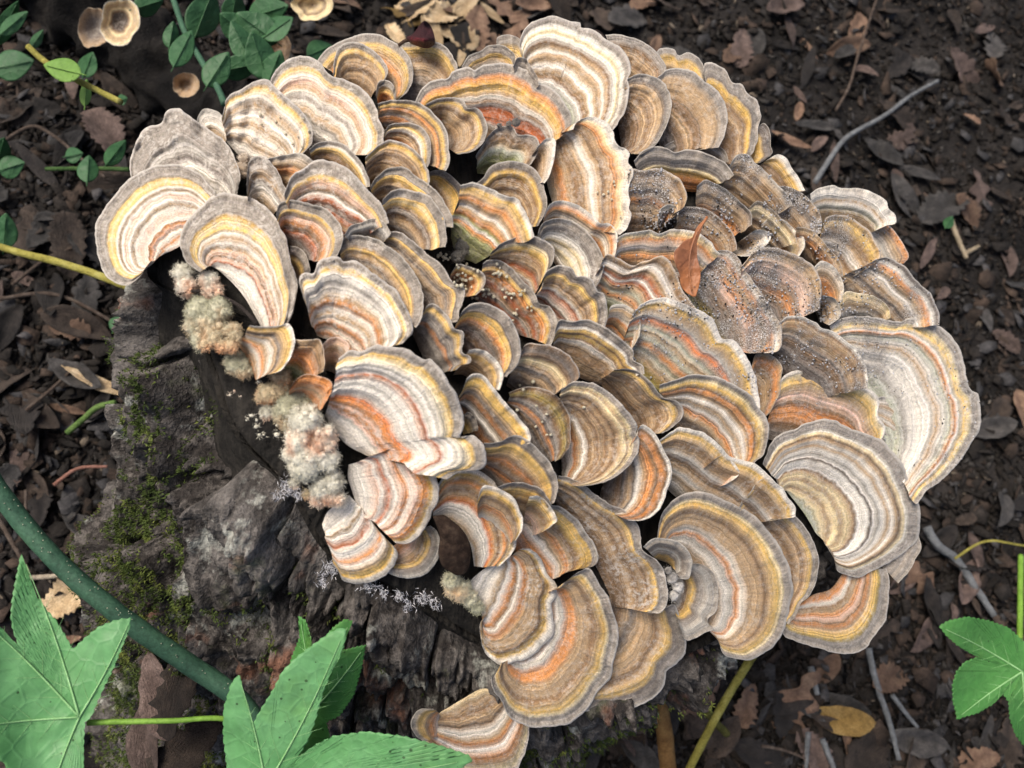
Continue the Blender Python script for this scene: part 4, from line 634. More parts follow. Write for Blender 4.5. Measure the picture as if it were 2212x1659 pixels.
def rough_mat(name, c0, c1, c2, sc=90., rough=.9, bump=.9, dist=.002, sss=0.):
    n = NT(name); oc = n.objco(); a = n.noise(oc, sc, 5., .65); b = n.noise(oc, sc * 9, 3., .7)
    col = n.ramp(a, [(.3, c0), (.52, c1), (.72, c2)]); bf = n.mr(b, .3, .7, .7, 1.3)
    n.bump(n.math('ADD', a, b), bump, dist); return n.fin(n.mix(1., col, n.comb(bf, bf, bf), 'MULTIPLY'), rough, .2)
me, org = slab('bark_tongue', tp, lambda x, y: mound(x, y) - .012, rough_mat('dark_bark', (.022, .013, .009), (.05, .03, .021), (.10, .07, .05), 260.), .007, 20, 110, .004, .0016)
obj('bark_tongue', me, None, 'dark brown rough tongue shaped bark flake below the white furrowed cap', 'bark flake', loc=org)

# ------------------------------------------------------------------ leaves with outlines of their own
def leaf_mat(name, c0, c1, edge, vein, trans=.3, rough=.45, spots=(.02, .03, .01)):
    n = NT(name); oc = n.objco(); a = n.noise(oc, 30., 4.); b = n.noise(oc, 260., 3., .6)
    col = n.ramp(a, [(.32, c0), (.62, c1), (.85, edge)])
    vn = n.vor(oc, 150., 'DISTANCE_TO_EDGE'); col = n.mix(n.mr(vn, 0., .08, .16, 0.), col, vein)
    sp = n.vor(oc, 260.); sn = n.noise(oc, 40., 2.); col = n.mix(n.math('MULTIPLY', n.math('LESS_THAN', sp, n.mr(sn, .45, .75, 0., .22)), .75), col, spots)
    bf = n.mr(b, .3, .7, .86, 1.12); col = n.mix(1., col, n.comb(bf, bf, bf), 'MULTIPLY')
    n.bump(n.math('ADD', b, n.mr(vn, 0., .12, 1., 0.)), .25, .0006)
    n.fin(col, rough, .35)
    if trans:
        tr = n.n('BsdfTranslucent'); n.put(tr.inputs[0], col); ms = n.n('MixShader'); ms.inputs[0].default_value = trans
        n.t.links.new(n.b.outputs[0], ms.inputs[1]); n.t.links.new(tr.outputs[0], ms.inputs[2]); n.t.links.new(ms.outputs[0], n.out.inputs[0])
    return n.m
GREEN = leaf_mat('green_leaf', (.105, .31, .10), (.15, .37, .15), (.17, .38, .11), (.20, .42, .20))
GREEN2 = leaf_mat('green_leaf_dark', (.055, .20, .045), (.085, .26, .065), (.15, .32, .055), (.13, .30, .10))
VEIN = rough_mat('leaf_vein', (.17, .34, .13), (.22, .42, .18), (.26, .46, .22), 200., .5, .2, .0003)
STEMG = rough_mat('green_stem', (.028, .07, .045), (.045, .105, .065), (.06, .13, .075), 70., .55, .4, .0008)
PET = rough_mat('petiole', (.10, .20, .025), (.15, .28, .04), (.19, .33, .06), 90., .5, .2, .0004)
def serrate(outline, n, amp, per):
    q = resample(np.vstack([outline, outline[:1]]), n + 1, False)[:-1]; tg = np.roll(q, -1, 0) - np.roll(q, 1, 0); tg /= np.linalg.norm(tg, axis=1)[:, None] + 1e-9
    nr = np.stack([tg[:, 1], -tg[:, 0]], -1); sgn = np.sign(((q - q.mean(0)) * nr).sum(1).sum()); u = (np.arange(n) % per) / per
    return q + nr * (sgn * amp * (u - .3))[:, None]
def lobed_leaf(outline, junction, tips, dfun, mat, label, veinr=.00042, ser=3.6, group=None, parent_stem=None, n=520):
    d00 = dfun; dfun = lambda x, y: d00(x, y) - .0022 * fbm(np.stack([np.asarray(x) / 70, np.asarray(y) / 70, np.asarray(x) * 0], -1), 2)
    q = serrate(outline, n, ser, 5)
    me, org = slab('green_leaf', q, dfun, mat, .0004, 26, n, 0., 0., junction)
    o = obj('green_leaf', me, None, label, 'leaf', group, loc=org)
    for tx, ty in tips:
        tt = np.linspace(0, .93, 24)[:, None]; p = np.array(junction) + (np.array([tx, ty]) - junction) * tt
        p = p + np.array([-(ty - junction[1]), tx - junction[0]]) * (.02 * np.sin(np.pi * tt))
        P = W(p[:, 0], p[:, 1], dfun(p[:, 0], p[:, 1]) - .0004); R = np.linspace(veinr, veinr * .3, 24)
        obj('vein', tube_mesh('vein', P - org, R, VEIN, 6), o)
        for m in (4, 8, 12, 16):                            # side veins
            for sg in (-1, 1):
                dv_ = (np.array([tx, ty]) - junction) * .20 * (1 - m / 24) ; pr = np.array([-dv_[1], dv_[0]]) * sg * .9
                s_ = np.linspace(0, 1, 8)[:, None]; pp = p[m] + (dv_ * .9 + pr) * s_
                PP = W(pp[:, 0], pp[:, 1], dfun(pp[:, 0], pp[:, 1]) - .0001)
                obj('side_vein', tube_mesh('side_vein', PP - org, np.linspace(veinr * .28, veinr * .08, 8), VEIN, 5), o)
    return o, org
LA = PX('M', '600,1340 650,1290 690,1190 740,1080 800,960 870,790 915,680 925,600 860,605 800,620 700,660 600,740 515,820 460,720 400,620 330,540 260,450 200,400 180,310 150,140 110,330 85,470 75,580 90,680 130,790 60,740 0,660 -120,560 -280,480 -230,680 -170,850 -110,1010 -220,1060 -330,1180 -450,1420 -300,1440 -160,1480 -40,1560 40,1640 80,1760 160,1900 300,2040 420,1920 520,1800 590,1660 590,1500')
jA = PX('M', '560,1300')[0]
STAR, _ = lobed_leaf(LA, jA, PX('M', '925,600 150,140 -280,480 -450,1420 300,2040'), lambda x, y: .300 + (x - 150) * .00006 - (y - 1400) * .00003 + .003 * np.sin(x / 60), GREEN, 'star shaped green leaf with two long lobes beside the dark green stem')
LB = PX('X', '516,1457 500,1475 483,1530 482,1590 490,1659 500,1740 570,1790 690,1765 800,1730 930,1690 1000,1657 1022,1642 1010,1630 950,1610 870,1590 790,1580 720,1590 680,1610 640,1640 665,1600 680,1560 700,1490 720,1440 738,1410 746,1385 748,1362 738,1355 715,1365 680,1390 640,1420 610,1450 590,1490 565,1530 548,1560 537,1610 541,1560 540,1530 525,1500 520,1470')
STARB, _ = lobed_leaf(LB, np.array([575., 1700]), [(516, 1462), (745, 1360), (1018, 1641)], lambda x, y: .305 + (y - 1500) * .00003 - (x - 700) * .00001 + .002 * np.sin(x / 50), GREEN, 'star shaped green leaf with dark dots whose long lobe points at the lowest tan cap')
LC = PX('X', '645,1330 660,1340 672,1380 668,1420 690,1390 720,1355 745,1337 763,1342 742,1372 738,1405 775,1396 790,1393 782,1440 765,1500 735,1545 705,1560 715,1600 660,1640 600,1600 600,1540 612,1480 630,1420 648,1375')
lobed_leaf(LC, np.array([672., 1540]), [(648, 1335), (755, 1341), (787, 1398)], lambda x, y: .328 + (y - 1500) * .00003 + .003 * np.sin(x / 30), GREEN2, 'darker green leaf half hidden behind the dotted star leaf', .0004)
LR = PX('S', '1595,630 1660,590 1800,560 1960,590 2100,640 2212,740 2320,800 2460,830 2560,1000 2480,1180 2400,1320 2330,1480 2280,1580 2212,1500 2150,1420 2110,1300 2100,1180 2060,1120 1980,1200 1880,1260 1770,1290 1725,1310 1715,1250 1695,1180 1690,1060 1720,960 1780,890 1885,850 1830,830 1730,770 1650,700')
lobed_leaf(LR, PX('S', '2200,960')[0], PX('S', '1600,632 1728,1300 2280,1570'), lambda x, y: .50 + (x - 2100) * .0001 + .004 * np.sin(x / 40 + y / 60), GREEN2, 'glossy three lobed green leaf over the litter, standing clear of the stump', .0006, 3.5)
# sapling stem and leaf stalks
o = obj('sapling_stem', px_tube('sapling_stem', [(-60, 960, .33), (0, 1065, .335), (120, 1210, .34), (260, 1330, .345), (400, 1430, .355), (520, 1515, .36), (600, 1640, .365), (640, 1760, .37)], [.0042, .004, .0045, .0038], STEMG, 90, .10, 16), None, 'dark green woody stem with pale dots crossing the bark', 'stem')
lp = []
for k in range(90):
    u = rng.uniform(0, 1); base = resample([(-60, 960, .33), (0, 1065, .335), (120, 1210, .34), (260, 1330, .345), (400, 1430, .355), (520, 1515, .36)], 200)[int(u * 199)]
    a = rng.uniform(-1, 1); n_ = np.array([.6, -.8]) * a * 19; lp.append(W(base[0] + n_[0], base[1] + n_[1], base[2] - .0040 * math.sqrt(max(0, 1 - a * a)) - .0001))
v = np.vstack([IV2 * .0003 + p for p in lp]); f = np.vstack([IF2 + len(IV2) * k for k in range(len(lp))])
obj('lenticels', mesh_np('lenticels', v, f, [rough_mat('lenticel', (.25, .27, .2), (.38, .4, .3), (.45, .45, .36))]), o, kind='stuff')
obj('leaf_stalk', px_tube('leaf_stalk', [(188, 1561, .303), (260, 1559, .306), (370, 1557, .310), (485, 1553, .316), (560, 1590, .33), (640, 1680, .36)], [.0011, .0010, .0012], PET, 40, .05), STAR).location = -np.array(STAR.location)
obj('leaf_stalk', px_tube('leaf_stalk', [(575, 1700, .3085), (600, 1730, .33), (640, 1765, .368)], .0010, PET, 24, .05), STARB).location = -np.array(STARB.location)
RB = rough_mat('dead_stem', (.05, .03, .022), (.09, .055, .04), (.14, .10, .08), 120.)
obj('thin_vine', px_tube('thin_vine', [(215, 1090, .50), (240, 1150, .46), (262, 1210, .44), (280, 1260, .43), (288, 1310, .42), (286, 1345, .42)], .0012, RB, 40, .1), None, 'thin dark brown vine hanging down the mossy bark edge', 'vine')
q = PX('A', '750,1580 800,1560 900,1560 1000,1580 1100,1620 1180,1665'); q2 = PX('L', '1240,60 1310,140'); qq = np.vstack([q, q2])
obj('bent_twig', px_tube('bent_twig', [(x, y, surf(x, y) - .006) for x, y in qq], .0007, rough_mat('black_twig', (.012, .009, .008), (.03, .024, .022), (.05, .04, .035)), 40, .1), None, 'thin black bent twig lying over the greenish woolly cushion', 'twig')
# dried orange leaf, red scrap
dl = PX('E', '1620,108 1560,170 1530,230 1520,250 1470,270 1420,320 1390,360 1400,440 1430,520 1440,600 1480,650 1540,680 1560,640 1580,560 1580,480 1560,400 1555,300 1550,240 1575,185')
DRY = leaf_mat('dried_leaf', (.20, .085, .05), (.34, .13, .05), (.40, .19, .07), (.34, .15, .08), .1, .5, (.08, .03, .015))
c0 = dl.mean(0); dS = surf(*c0) - .010
me, org = slab('dried_leaf', dl, lambda x, y: dS + (x - c0[0]) * .00004 + .0012 * np.cos((x - c0[0] - (y - c0[1]) * -.2) / 12), DRY, .0005, 18, 120, 0., .0012, PX('E', '1490,470')[0])
o = obj('dried_leaf', me, None, 'dried orange leaf with pointed stem lying on the sandy caps', 'leaf', loc=org)
mp = PX('E', '1630,100 1550,230 1510,350 1500,480 1520,640'); P = W(mp[:, 0], mp[:, 1], dS + (mp[:, 0] - c0[0]) * .00004 - .0022); obj('midrib', tube_mesh('midrib', resample(P, 20) - org, np.linspace(.0006, .0003, 20), DRY, 6), o)
rs = PX('B', '735,270 790,240 860,155 915,190 945,280 935,330 880,350 800,330 760,310')
RED = rough_mat('red_scrap', (.03, .012, .016), (.06, .018, .022), (.20, .02, .03), 120., .4)
me, org = slab('red_leaf_scrap', rs, lambda x, y: .350 + .010 * np.abs((x - 915) / 60) + .006 * np.cos(y / 9), RED, .0008, 14, 80, .004, .003)
o = obj('red_leaf_scrap', me, None, 'crumpled dark red leaf scrap perched on the back rim of the mound', 'leaf', loc=org)
q = PX('B', '680,330 720,300 760,290'); obj('stem', tube_mesh('stem', W(q[:, 0], q[:, 1], .352) - org, .0008, RB, 6), o)
# pellets and sand
def specks(name, pts, r, mat, label, jit=.35, kind='stuff', cat=None):
    vs, fs = [], []; k = 0
    for x, y, d, m in pts:
        sc = r * m; v = IV2 * sc * rng.uniform(.7, 1.25, (1, 3)) * (1 + jit * (rng.uniform(-.5, .5, (len(IV2), 1)))); vs.append(v + W(x, y, d)); fs.append(IF2 + k); k += len(v)
    org = W(*pts[0][:3]); o = obj(name, mesh_np(name, np.vstack(vs) - org, np.vstack(fs), [mat], smooth=False), None, label, cat, None, kind, loc=org)
PEL = rough_mat('pellet', (.66, .60, .42), (.76, .70, .54), (.82, .77, .62), 200., .8)
pp = []
for reg, pts in (('D', '1150,385 1170,370 1190,390 1210,375 1205,400 1190,415 1225,410 1240,395 1320,390 1360,440 1290,450 1300,470 1410,480 1440,495 1270,540 1290,520 1310,515 1330,510 1350,525 1310,545 1330,555 1355,560 1290,560 1270,575 1330,585 1350,600 1320,600 1290,600 1390,550 1395,610 1355,625 1580,440 1600,470 1555,515 1575,510 1590,500 1600,520 1610,510 1595,535 1650,535 1480,630 1500,625 1520,630 1490,660 1520,660 1500,680 1480,670 1555,680 1430,690 1400,690 1620,630 1650,650 1670,660 1700,660 1740,640 1760,640 1780,635 1685,690 1640,685 1750,665 1700,800 1720,810 1725,770 1800,760 1830,750 1830,780 1695,850 1715,800'), ('A', '1335,280 1345,350 1520,420 1570,490 1610,440 1640,510 1650,310 1450,330 1480,300 1690,400'), ('C', '400,1230 405,1255 280,1305 325,1320 360,1300 385,1355 450,1480'), ('H', '640,585 735,560 665,615 760,735 620,765 835,795 800,850 755,885 865,945 835,945 1105,745')):
    for x, y in PX(reg, pts): pp.append((x, y, surf(x, y) - .0011, rng.uniform(.7, 1.2)))
specks('cream_pellets', pp, .00075, PEL, 'cream coloured pellets sprinkled over the rust brown caps')
SANDW = rough_mat('sand_white', (.6, .6, .63), (.76, .76, .8), (.86, .86, .9), 400., .35); SANDK = rough_mat('sand_black', (.012, .011, .01), (.03, .026, .022), (.06, .05, .04), 400.)
sw, sk = [], []
for c in caps:
    D_ = c['o']['dirt'] + (.12 if c['o']['spots'] > .9 else 0)
    if D_ <= 0: continue
    px, d = c['top']; n = int(D_ * px.shape[0] * px.shape[1] * .55); i = rng.integers(2, px.shape[0], n); j = rng.integers(1, px.shape[1] - 1, n)
    msk = fbm(np.stack([px[i, j, 0] / 34, px[i, j, 1] / 34, np.zeros(n)], -1), 3)
    for a, b, q in zip(i, j, msk):
        if q + rng.normal(0, .13) < .14 - .12 * (D_ - .4): continue
        x, y = px[a, b] + rng.normal(0, 1.5, 2)
        if d[a, b] > surf(x, y) + .003: continue
        (sw if rng.random() < .72 else sk).append((x, y, d[a, b] - .0002, rng.uniform(.45, 1.35)))
rng.shuffle(sw); sw = sw[:16000]
specks('sand_grains', sw, .00044, SANDW, 'pale sand grains scattered over the caps on the right slope')
specks('soil_specks', sk, .00034, SANDK, 'black soil specks scattered over the caps on the right slope')
# white fungus threads creeping on the bark under the pale caps
tq = np.vstack([PX('N', '880,230 905,225 960,240 950,215 1015,250 1035,265 1005,240 1150,285 1165,300 1135,280 1215,350 1230,370 1225,400 1320,300 1340,320 1300,340 1365,300 1430,335 1445,350 560,170 550,205 545,140 600,60 640,70 580,90 620,90'), PX('L', '1500,1310 1530,1330 1560,1350 1490,1380 1600,1360 1520,1300 1470,1390 1580,1340 1610,1375')])
tq = np.repeat(tq, 5, 0) + rng.normal(0, 5, (len(tq) * 5, 2)); tP = W(tq[:, 0], tq[:, 1], mound(tq[:, 0], tq[:, 1]) - .0015); tN = np.repeat(toward()[None], len(tP), 0)
v, f = tufts(tP, tN, 5, .0024, .00014, None, np.random.default_rng(8))
obj('fungus_threads', mesh_np('fungus_threads', v - tP[0], f, [rough_mat('white_thread', (.6, .6, .64), (.75, .75, .8), (.82, .82, .85))], smooth=False), None, 'white fungus threads creeping over the bark under the pale caps', None, None, 'stuff', loc=tP[0])
# ------------------------------------------------------------------ leaf litter, twigs, plants on the soil
def litter_mesh(name, kind, seed):
    r = np.random.default_rng(seed); nl, nw = 26, 9; u = np.linspace(0, 1, nl); s = np.linspace(-1, 1, nw)
    if kind == 'ellip': wd = .20 * np.sin(np.pi * u ** .85) ** .8
    elif kind == 'narrow': wd = .11 * np.sin(np.pi * u) ** .7
    elif kind == 'oak': wd = .26 * np.sin(np.pi * u ** .8) ** .7 * (.72 + .36 * np.sin(u * 19 + seed))
    else: wd = .28 * np.sin(np.pi * u ** .7) ** .6 * (.85 + .2 * r.uniform(-1, 1, nl))
    wd = np.maximum(wd, .004); wd[u > .93] = .006
    UU_, SS = np.meshgrid(u, s, indexing='ij'); y = SS * wd[:, None] * (1 + .12 * fbm(np.stack([UU_ * 9, SS * 2 + seed, UU_ * 0], -1), 3))
    x = UU_ - .5; cv = r.uniform(-.35, .35); fold = r.uniform(-.1, .7)
    z = cv * (x ** 2) * 1.2 + fold * np.abs(y) * .7 + .09 * fbm(np.stack([x * 3 + seed, y * 4, x * 0], -1), 3) + r.uniform(-.25, .25) * x * y * 4
    y = y + r.uniform(-.25, .25) * x * x
    top = np.stack([x, y, z], -1).reshape(-1, 3); bot = top - [0, 0, .010]; f = grid_faces(nl, nw); k = len(top)
    rim = [(a, a + 1) for a in range(nw - 1)] + [(a * nw + nw - 1, (a + 1) * nw + nw - 1) for a in range(nl - 1)] + [((nl - 1) * nw + a + 1, (nl - 1) * nw + a) for a in range(nw - 2, -1, -1)] + [((a + 1) * nw, a * nw) for a in range(nl - 2, -1, -1)]
    f = np.vstack([f[:, ::-1], f + k, [[a, b, b + k, a + k] for a, b in rim]])
    return np.vstack([top, bot]), f
def dead_mat(name, c0, c1, c2, rough=.75):
    n = NT(name); oc = n.objco(); info = n.n('ObjectInfo').outputs['Random']
    a = n.noise(oc, 5., 5., .65); b = n.noise(oc, 40., 3., .7); vn = n.noise(n.vmul(oc, (6, 60, 6)), 1., 2.)
    col = n.ramp(a, [(.3, c0), (.52, c1), (.72, c2)]); vf = n.math('MULTIPLY', n.mr(info, 0, 1, .55, 1.3), n.mr(b, .3, .7, .7, 1.25))
    col = n.mix(1., col, n.comb(vf, vf, vf), 'MULTIPLY'); n.bump(n.math('ADD', vn, b), .5, .02); return n.fin(col, rough, .35)
DM = dict(brown=dead_mat('leaf_brown', (.018, .013, .010), (.040, .029, .023), (.075, .055, .042)), grey=dead_mat('leaf_grey', (.022, .021, .021), (.046, .043, .042), (.09, .084, .08)),
          tan=dead_mat('leaf_tan', (.10, .060, .038), (.18, .11, .075), (.27, .18, .12)), pink=dead_mat('leaf_pink', (.05, .034, .029), (.10, .070, .060), (.16, .115, .10)), dark=dead_mat('leaf_dark', (.009, .008, .008), (.018, .015, .014), (.035, .029, .026)),
          pale=dead_mat('leaf_pale_sunlit', (.35, .24, .13), (.50, .37, .22), (.62, .5, .34)), ochre=dead_mat('leaf_ochre', (.13, .08, .02), (.24, .15, .045), (.32, .22, .08)))  # pale: colour raised to paint sunlight onto litter leaves
LSH = {}
for kd in ('ellip', 'narrow', 'oak', 'torn'):
    for k in range(3):
        for mname, mt in DM.items(): 
            v, f = litter_mesh('fallen_leaf', kd, k * 7 + len(kd)); LSH[kd, k, mname] = (v, f, mt)
LME = {}
def litter(px, py, size, rot, kd, k, mname, label, group, up=.004, tilt=None):
    key = (kd, k, mname)
    if key not in LME: v, f, mt = LSH[key]; LME[key] = mesh_np('fallen_leaf', v, f, [mt])
    p = gpoint(px, py, up); o = obj('fallen_leaf', LME[key], None, label, 'leaf', group, loc=p)
    o.scale = (size,) * 3; a, b = tilt if tilt else (rng.normal(0, .22), rng.normal(0, .22)); o.rotation_euler = (a, b, rot); return o
def in_stump(px, py):                                       # soil hidden under the stump's foot
    return (px - 660) ** 2 / 520 ** 2 + (py - 1640) ** 2 / 480 ** 2 < 1
names = dict(brown='dull brown fallen leaf on the dark soil', grey='weathered grey fallen leaf on the dark soil', tan='tan fallen leaf lit on the dark soil', pink='pinkish brown fallen leaf on the dark soil', dark='blackened rotting leaf on the dark soil')
def visible(px, py):                                        # litter the caps or bark would hide is left out
    x, y = int(px / GS), int(py / GS)
    if 0 <= x < GW and 0 <= y < GH + 40 and front[y, x] < 5: return False
    return not in_stump(px, py)
LAND = [(1800, 330, 'bare grey twig'), (1950, 500, 'white crumbly cap'), (2040, 700, 'mottled cap with the orange stripe'), (2150, 900, 'huge whitish cap'), (2060, 1230, 'lichen crusted stick'), (2130, 1420, 'glossy three lobed leaf'), (1900, 1480, 'long grey twig'), (1800, 1560, 'yellow ochre leaf'), (1560, 1560, 'yellow green stem'), (1350, 1600, 'pale rootlet'), (1650, 120, 'scalloped grey edged cap'), (1870, 90, 'thin brown twig'), (2100, 120, 'crumpled brown leaf'), (1420, 40, 'great fan shaped cap'), (980, 40, 'sun-painted pale leaf'), (740, 60, 'buff round cap behind'), (450, 80, 'sprig stem'), (180, 160, 'yellow green stem with a leaf'), (120, 350, 'seedling stem'), (110, 560, 'yellow grass stem'), (150, 720, 'red brown curled leaf'), (180, 850, 'straw coloured leaf'), (170, 1020, 'reddish curved twig'), (90, 1180, 'dark green woody stem'), (2180, 1620, 'orange tan scrap')]
SHW = dict(ellip='oval', narrow='narrow', oak='lobed', torn='torn'); COLW = dict(brown='dull brown', grey='weathered grey', tan='tan', pink='pinkish brown', dark='blackened')
USED = set()
def leaf_label(px, py, kd, mn, sz):
    ls = sorted(LAND, key=lambda q: (q[0] - px) ** 2 + (q[1] - py) ** 2); hd = ('small ' if sz < .032 else 'large ' if sz > .05 else '') + COLW[mn] + ' ' + SHW[kd] + ' fallen leaf '
    for tl in ['near the ' + ls[0][2], 'between the ' + ls[0][2] + ' and the ' + ls[1][2], 'between the ' + ls[0][2] + ' and the ' + ls[2][2]]:
        if hd + tl not in USED and len((hd + tl).split()) <= 16: USED.add(hd + tl); return hd + tl
    return ('small ' if sz < .032 else 'large ' if sz > .05 else '') + COLW[mn] + ' ' + SHW[kd] + ' fallen leaf near the ' + ls[0][2]
rl = np.random.default_rng(21); cnt = dict.fromkeys(names, 0); lim = dict(brown=95, grey=75, tan=18, pink=36, dark=60); tries = 0
while sum(cnt.values()) < 284 and tries < 6000:
    tries += 1; px, py = rl.uniform(-40, 2250), rl.uniform(-40, 1700)
    if not visible(px, py): continue
    left = px < 700 and py < 1300
    mn = rl.choice(list(names), p=[.36, .24, .0 if left else .07, .1, .33 if left else .23] / np.sum([.36, .24, .0 if left else .07, .1, .33 if left else .23]))
    if cnt[mn] >= lim[mn]: continue
    cnt[mn] += 1; kd = rl.choice(['ellip', 'narrow', 'oak', 'torn'], p=[.38, .22, .15, .25])
    sz = rl.uniform(.022, .060); litter(px, py, sz, rl.uniform(0, 6.28), kd, int(rl.integers(0, 3)), mn, leaf_label(px, py, kd, mn, sz), mn + ' leaves in the litter', rl.uniform(.002, .012))
# leaves one can point to; sun flecks are put into the pale leaf colours
G_ = 'leaves that stand out in the litter'
for px, py, sz, rt, kd, k, mn, lb in [
    (1690, 22, .062, .35, 'ellip', 0, 'pink', 'large pinkish leaf near the far edge beyond the orange brown caps'), (1598, 105, .05, 1.4, 'torn', 1, 'pink', 'upright pinkish torn leaf behind the scalloped grey edged cap'),
    (1420, 90, .034, 1.2, 'ellip', 1, 'tan', 'small orange tan leaf behind the great fan'), (2130, 60, .06, .5, 'narrow', 0, 'pink', 'curled pinkish leaf beyond the bare grey twig'), (2085, 150, .07, 2.4, 'torn', 2, 'pink', 'crumpled brown leaf at the end of the bare grey twig'),
    (1955, 425, .065, 2.2, 'ellip', 2, 'grey', 'oval grey leaf beside the white crumbly cap'), (1990, 370, .055, 2.8, 'narrow', 2, 'grey', 'long grey green leaf lying past the oval grey leaf'), (2040, 450, .07, .4, 'torn', 0, 'grey', 'large torn grey leaf right of the white crumbly cap'),
    (1905, 330, .055, 2.5, 'ellip', 0, 'grey', 'broad dull leaf crossed by the bare grey twig'), (1700, 310, .05, 2.7, 'narrow', 1, 'tan', 'rusty leaf tip behind the little dark cap'), (1800, 350, .05, 1.5, 'narrow', 0, 'pink', 'upright narrow mauve leaf under the bare grey twig'),
    (1925, 1465, .046, .15, 'torn', 0, 'tan', 'folded orange tan leaf right of the fork of grey twigs'), (1815, 1555, .06, 2.9, 'ellip', 1, 'ochre', 'yellow ochre leaf below the large smooth tan cap'), (1720, 1520, .075, 1.2, 'oak', 1, 'tan', 'brown lobed leaf touching the yellow ochre leaf'),
    (1510, 1485, .055, .6, 'torn', 2, 'tan', 'peach leaf under the broad brown grey cap'), (1610, 1520, .04, 1.0, 'torn', 1, 'tan', 'crumpled peach leaf beside the yellow green stem'), (1980, 1600, .06, 2.9, 'ellip', 0, 'grey', 'dark grey oval leaf below the glossy three lobed leaf'),
    (1890, 1620, .07, .4, 'torn', 2, 'brown', 'triangular brown leaf by the long grey twig'), (2120, 1640, .04, .1, 'torn', 1, 'tan', 'orange tan scrap in the corner under the glossy leaf'), (1640, 1640, .06, 2.6, 'torn', 0, 'dark', 'slate dark leaf between the two short grey twigs'),
    (960, 30, .05, .4, 'torn', 0, 'pale', 'sun-painted pale leaf behind the dark red leaf scrap'), (1030, 60, .055, 1.5, 'torn', 1, 'tan', 'peach leaf of the painted sun patch curled behind the great fan'), (1090, 20, .05, 2.5, 'oak', 2, 'tan', 'tan leaf of the painted sun patch at the far edge'), (930, 60, .045, 2.0, 'ellip', 2, 'pale', 'small cream leaf in the painted sun patch'), (1010, 10, .05, .9, 'ellip', 1, 'pale', 'buff leaf at the back of the painted sun patch'), (1070, 95, .045, .2, 'torn', 2, 'tan', 'rusty leaf at the near edge of the painted sun patch'), (870, 25, .05, 2.8, 'oak', 0, 'ochre', 'ochre leaf on the duller side of the painted sun patch'),
    (985, 75, .05, 2.6, 'torn', 1, 'pale', 'sun-painted cream torn leaf leaning at the back rim of the mound'), (1120, 55, .05, 1.0, 'oak', 0, 'tan', 'tan lobed leaf in the painted sun patch beside the great fan'), (905, 10, .06, .6, 'torn', 2, 'pale', 'crumpled cream leaf at the dark side of the painted sun patch'), (1060, 30, .04, 2.2, 'narrow', 1, 'pale', 'narrow cream leaf across the painted sun patch'), (850, 70, .035, 1.9, 'torn', 0, 'pale', 'small sun-painted buff scrap left of the dark red scrap'), (1150, 15, .05, .3, 'ellip', 0, 'tan', 'oval tan leaf at the outer end of the painted sun patch'), (1000, 110, .04, 1.3, 'narrow', 0, 'pale', 'sun-painted straw leaf between the dark red scrap and the great fan'),
    (545, 65, .06, 2, 'ellip', 2, 'dark', 'black leaf under the leafy sprig'), (205, 830, .055, 2.75, 'narrow', 1, 'pale', 'sun-painted straw coloured leaf touching the bark edge'), (150, 715, .035, 2.9, 'torn', 1, 'tan', 'small red brown curled leaf left of the bark'), (140, 880, .03, 2.9, 'narrow', 2, 'tan', 'little coral coloured curl left of the bark'), (155, 1280, .05, .5, 'torn', 0, 'pale', 'pale broken leaf under the dark green stem'),
    (2195, 880, .05, 1.2, 'ellip', 1, 'tan', 'rusty leaf at the right border of the litter')]:
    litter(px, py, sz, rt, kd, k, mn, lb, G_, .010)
# leaves caught on the bark at the foot
for px, py, d, sz, rt, kd, k, mn, lb in [(345, 1500, .405, .046, 1.9, 'ellip', 0, 'pink', 'spotted pinkish leaf stuck on the bark under the leaf stalk'), (390, 1490, .40, .045, 1.3, 'torn', 1, 'brown', 'brown folded leaf on the bark below the dark green stem'), (405, 1620, .41, .045, .7, 'torn', 2, 'brown', 'small dry leaf on the bark below the leaf stalk'), (315, 1590, .41, .042, 1.7, 'ellip', 2, 'pink', 'mottled mauve leaf on the mossy foot of the bark')]:
    o = litter(px, py, sz, rt, kd, k, mn, lb, 'leaves caught on the bark'); o.location = W(px, py, d - .02); o.rotation_euler = (-.5, .25, rt)
# crumbs of soil, bark and leaf too many to count
vs, fs = [], []; k = 0; ncr = 0
tet = np.array([[1, 1, 1], [-1, -1, 1], [-1, 1, -1], [1, -1, -1]]) * .6; tf = np.array([[0, 1, 2], [0, 3, 1], [0, 2, 3], [1, 3, 2]])
cr = np.random.default_rng(5); pxs = cr.uniform(-150, 2400, 40000); pys = cr.uniform(-150, 1800, 40000)
keep = ~in_stump(pxs, pys); P = gpoint(pxs[keep], pys[keep], .001); n = len(P)
sc = cr.gamma(2., .0011, n) + .0006; st = np.stack([sc * cr.uniform(.4, 2.6, n), sc * cr.uniform(.4, 1.2, n), sc * cr.uniform(.3, 1, n)], -1)
an = cr.uniform(0, 6.28, n); vt = tet[None] * (1 + cr.uniform(-.4, .4, (n, 4, 3))) * st[:, None]
ca, sa = np.cos(an)[:, None], np.sin(an)[:, None]; vt = np.stack([vt[..., 0] * ca - vt[..., 1] * sa, vt[..., 0] * sa + vt[..., 1] * ca, vt[..., 2]], -1) + P[:, None]
ids = np.arange(n)[:, None, None] * 4 + tf[None]
def crumb_mat(nm, *c): return rough_mat(nm, *c, 300.)
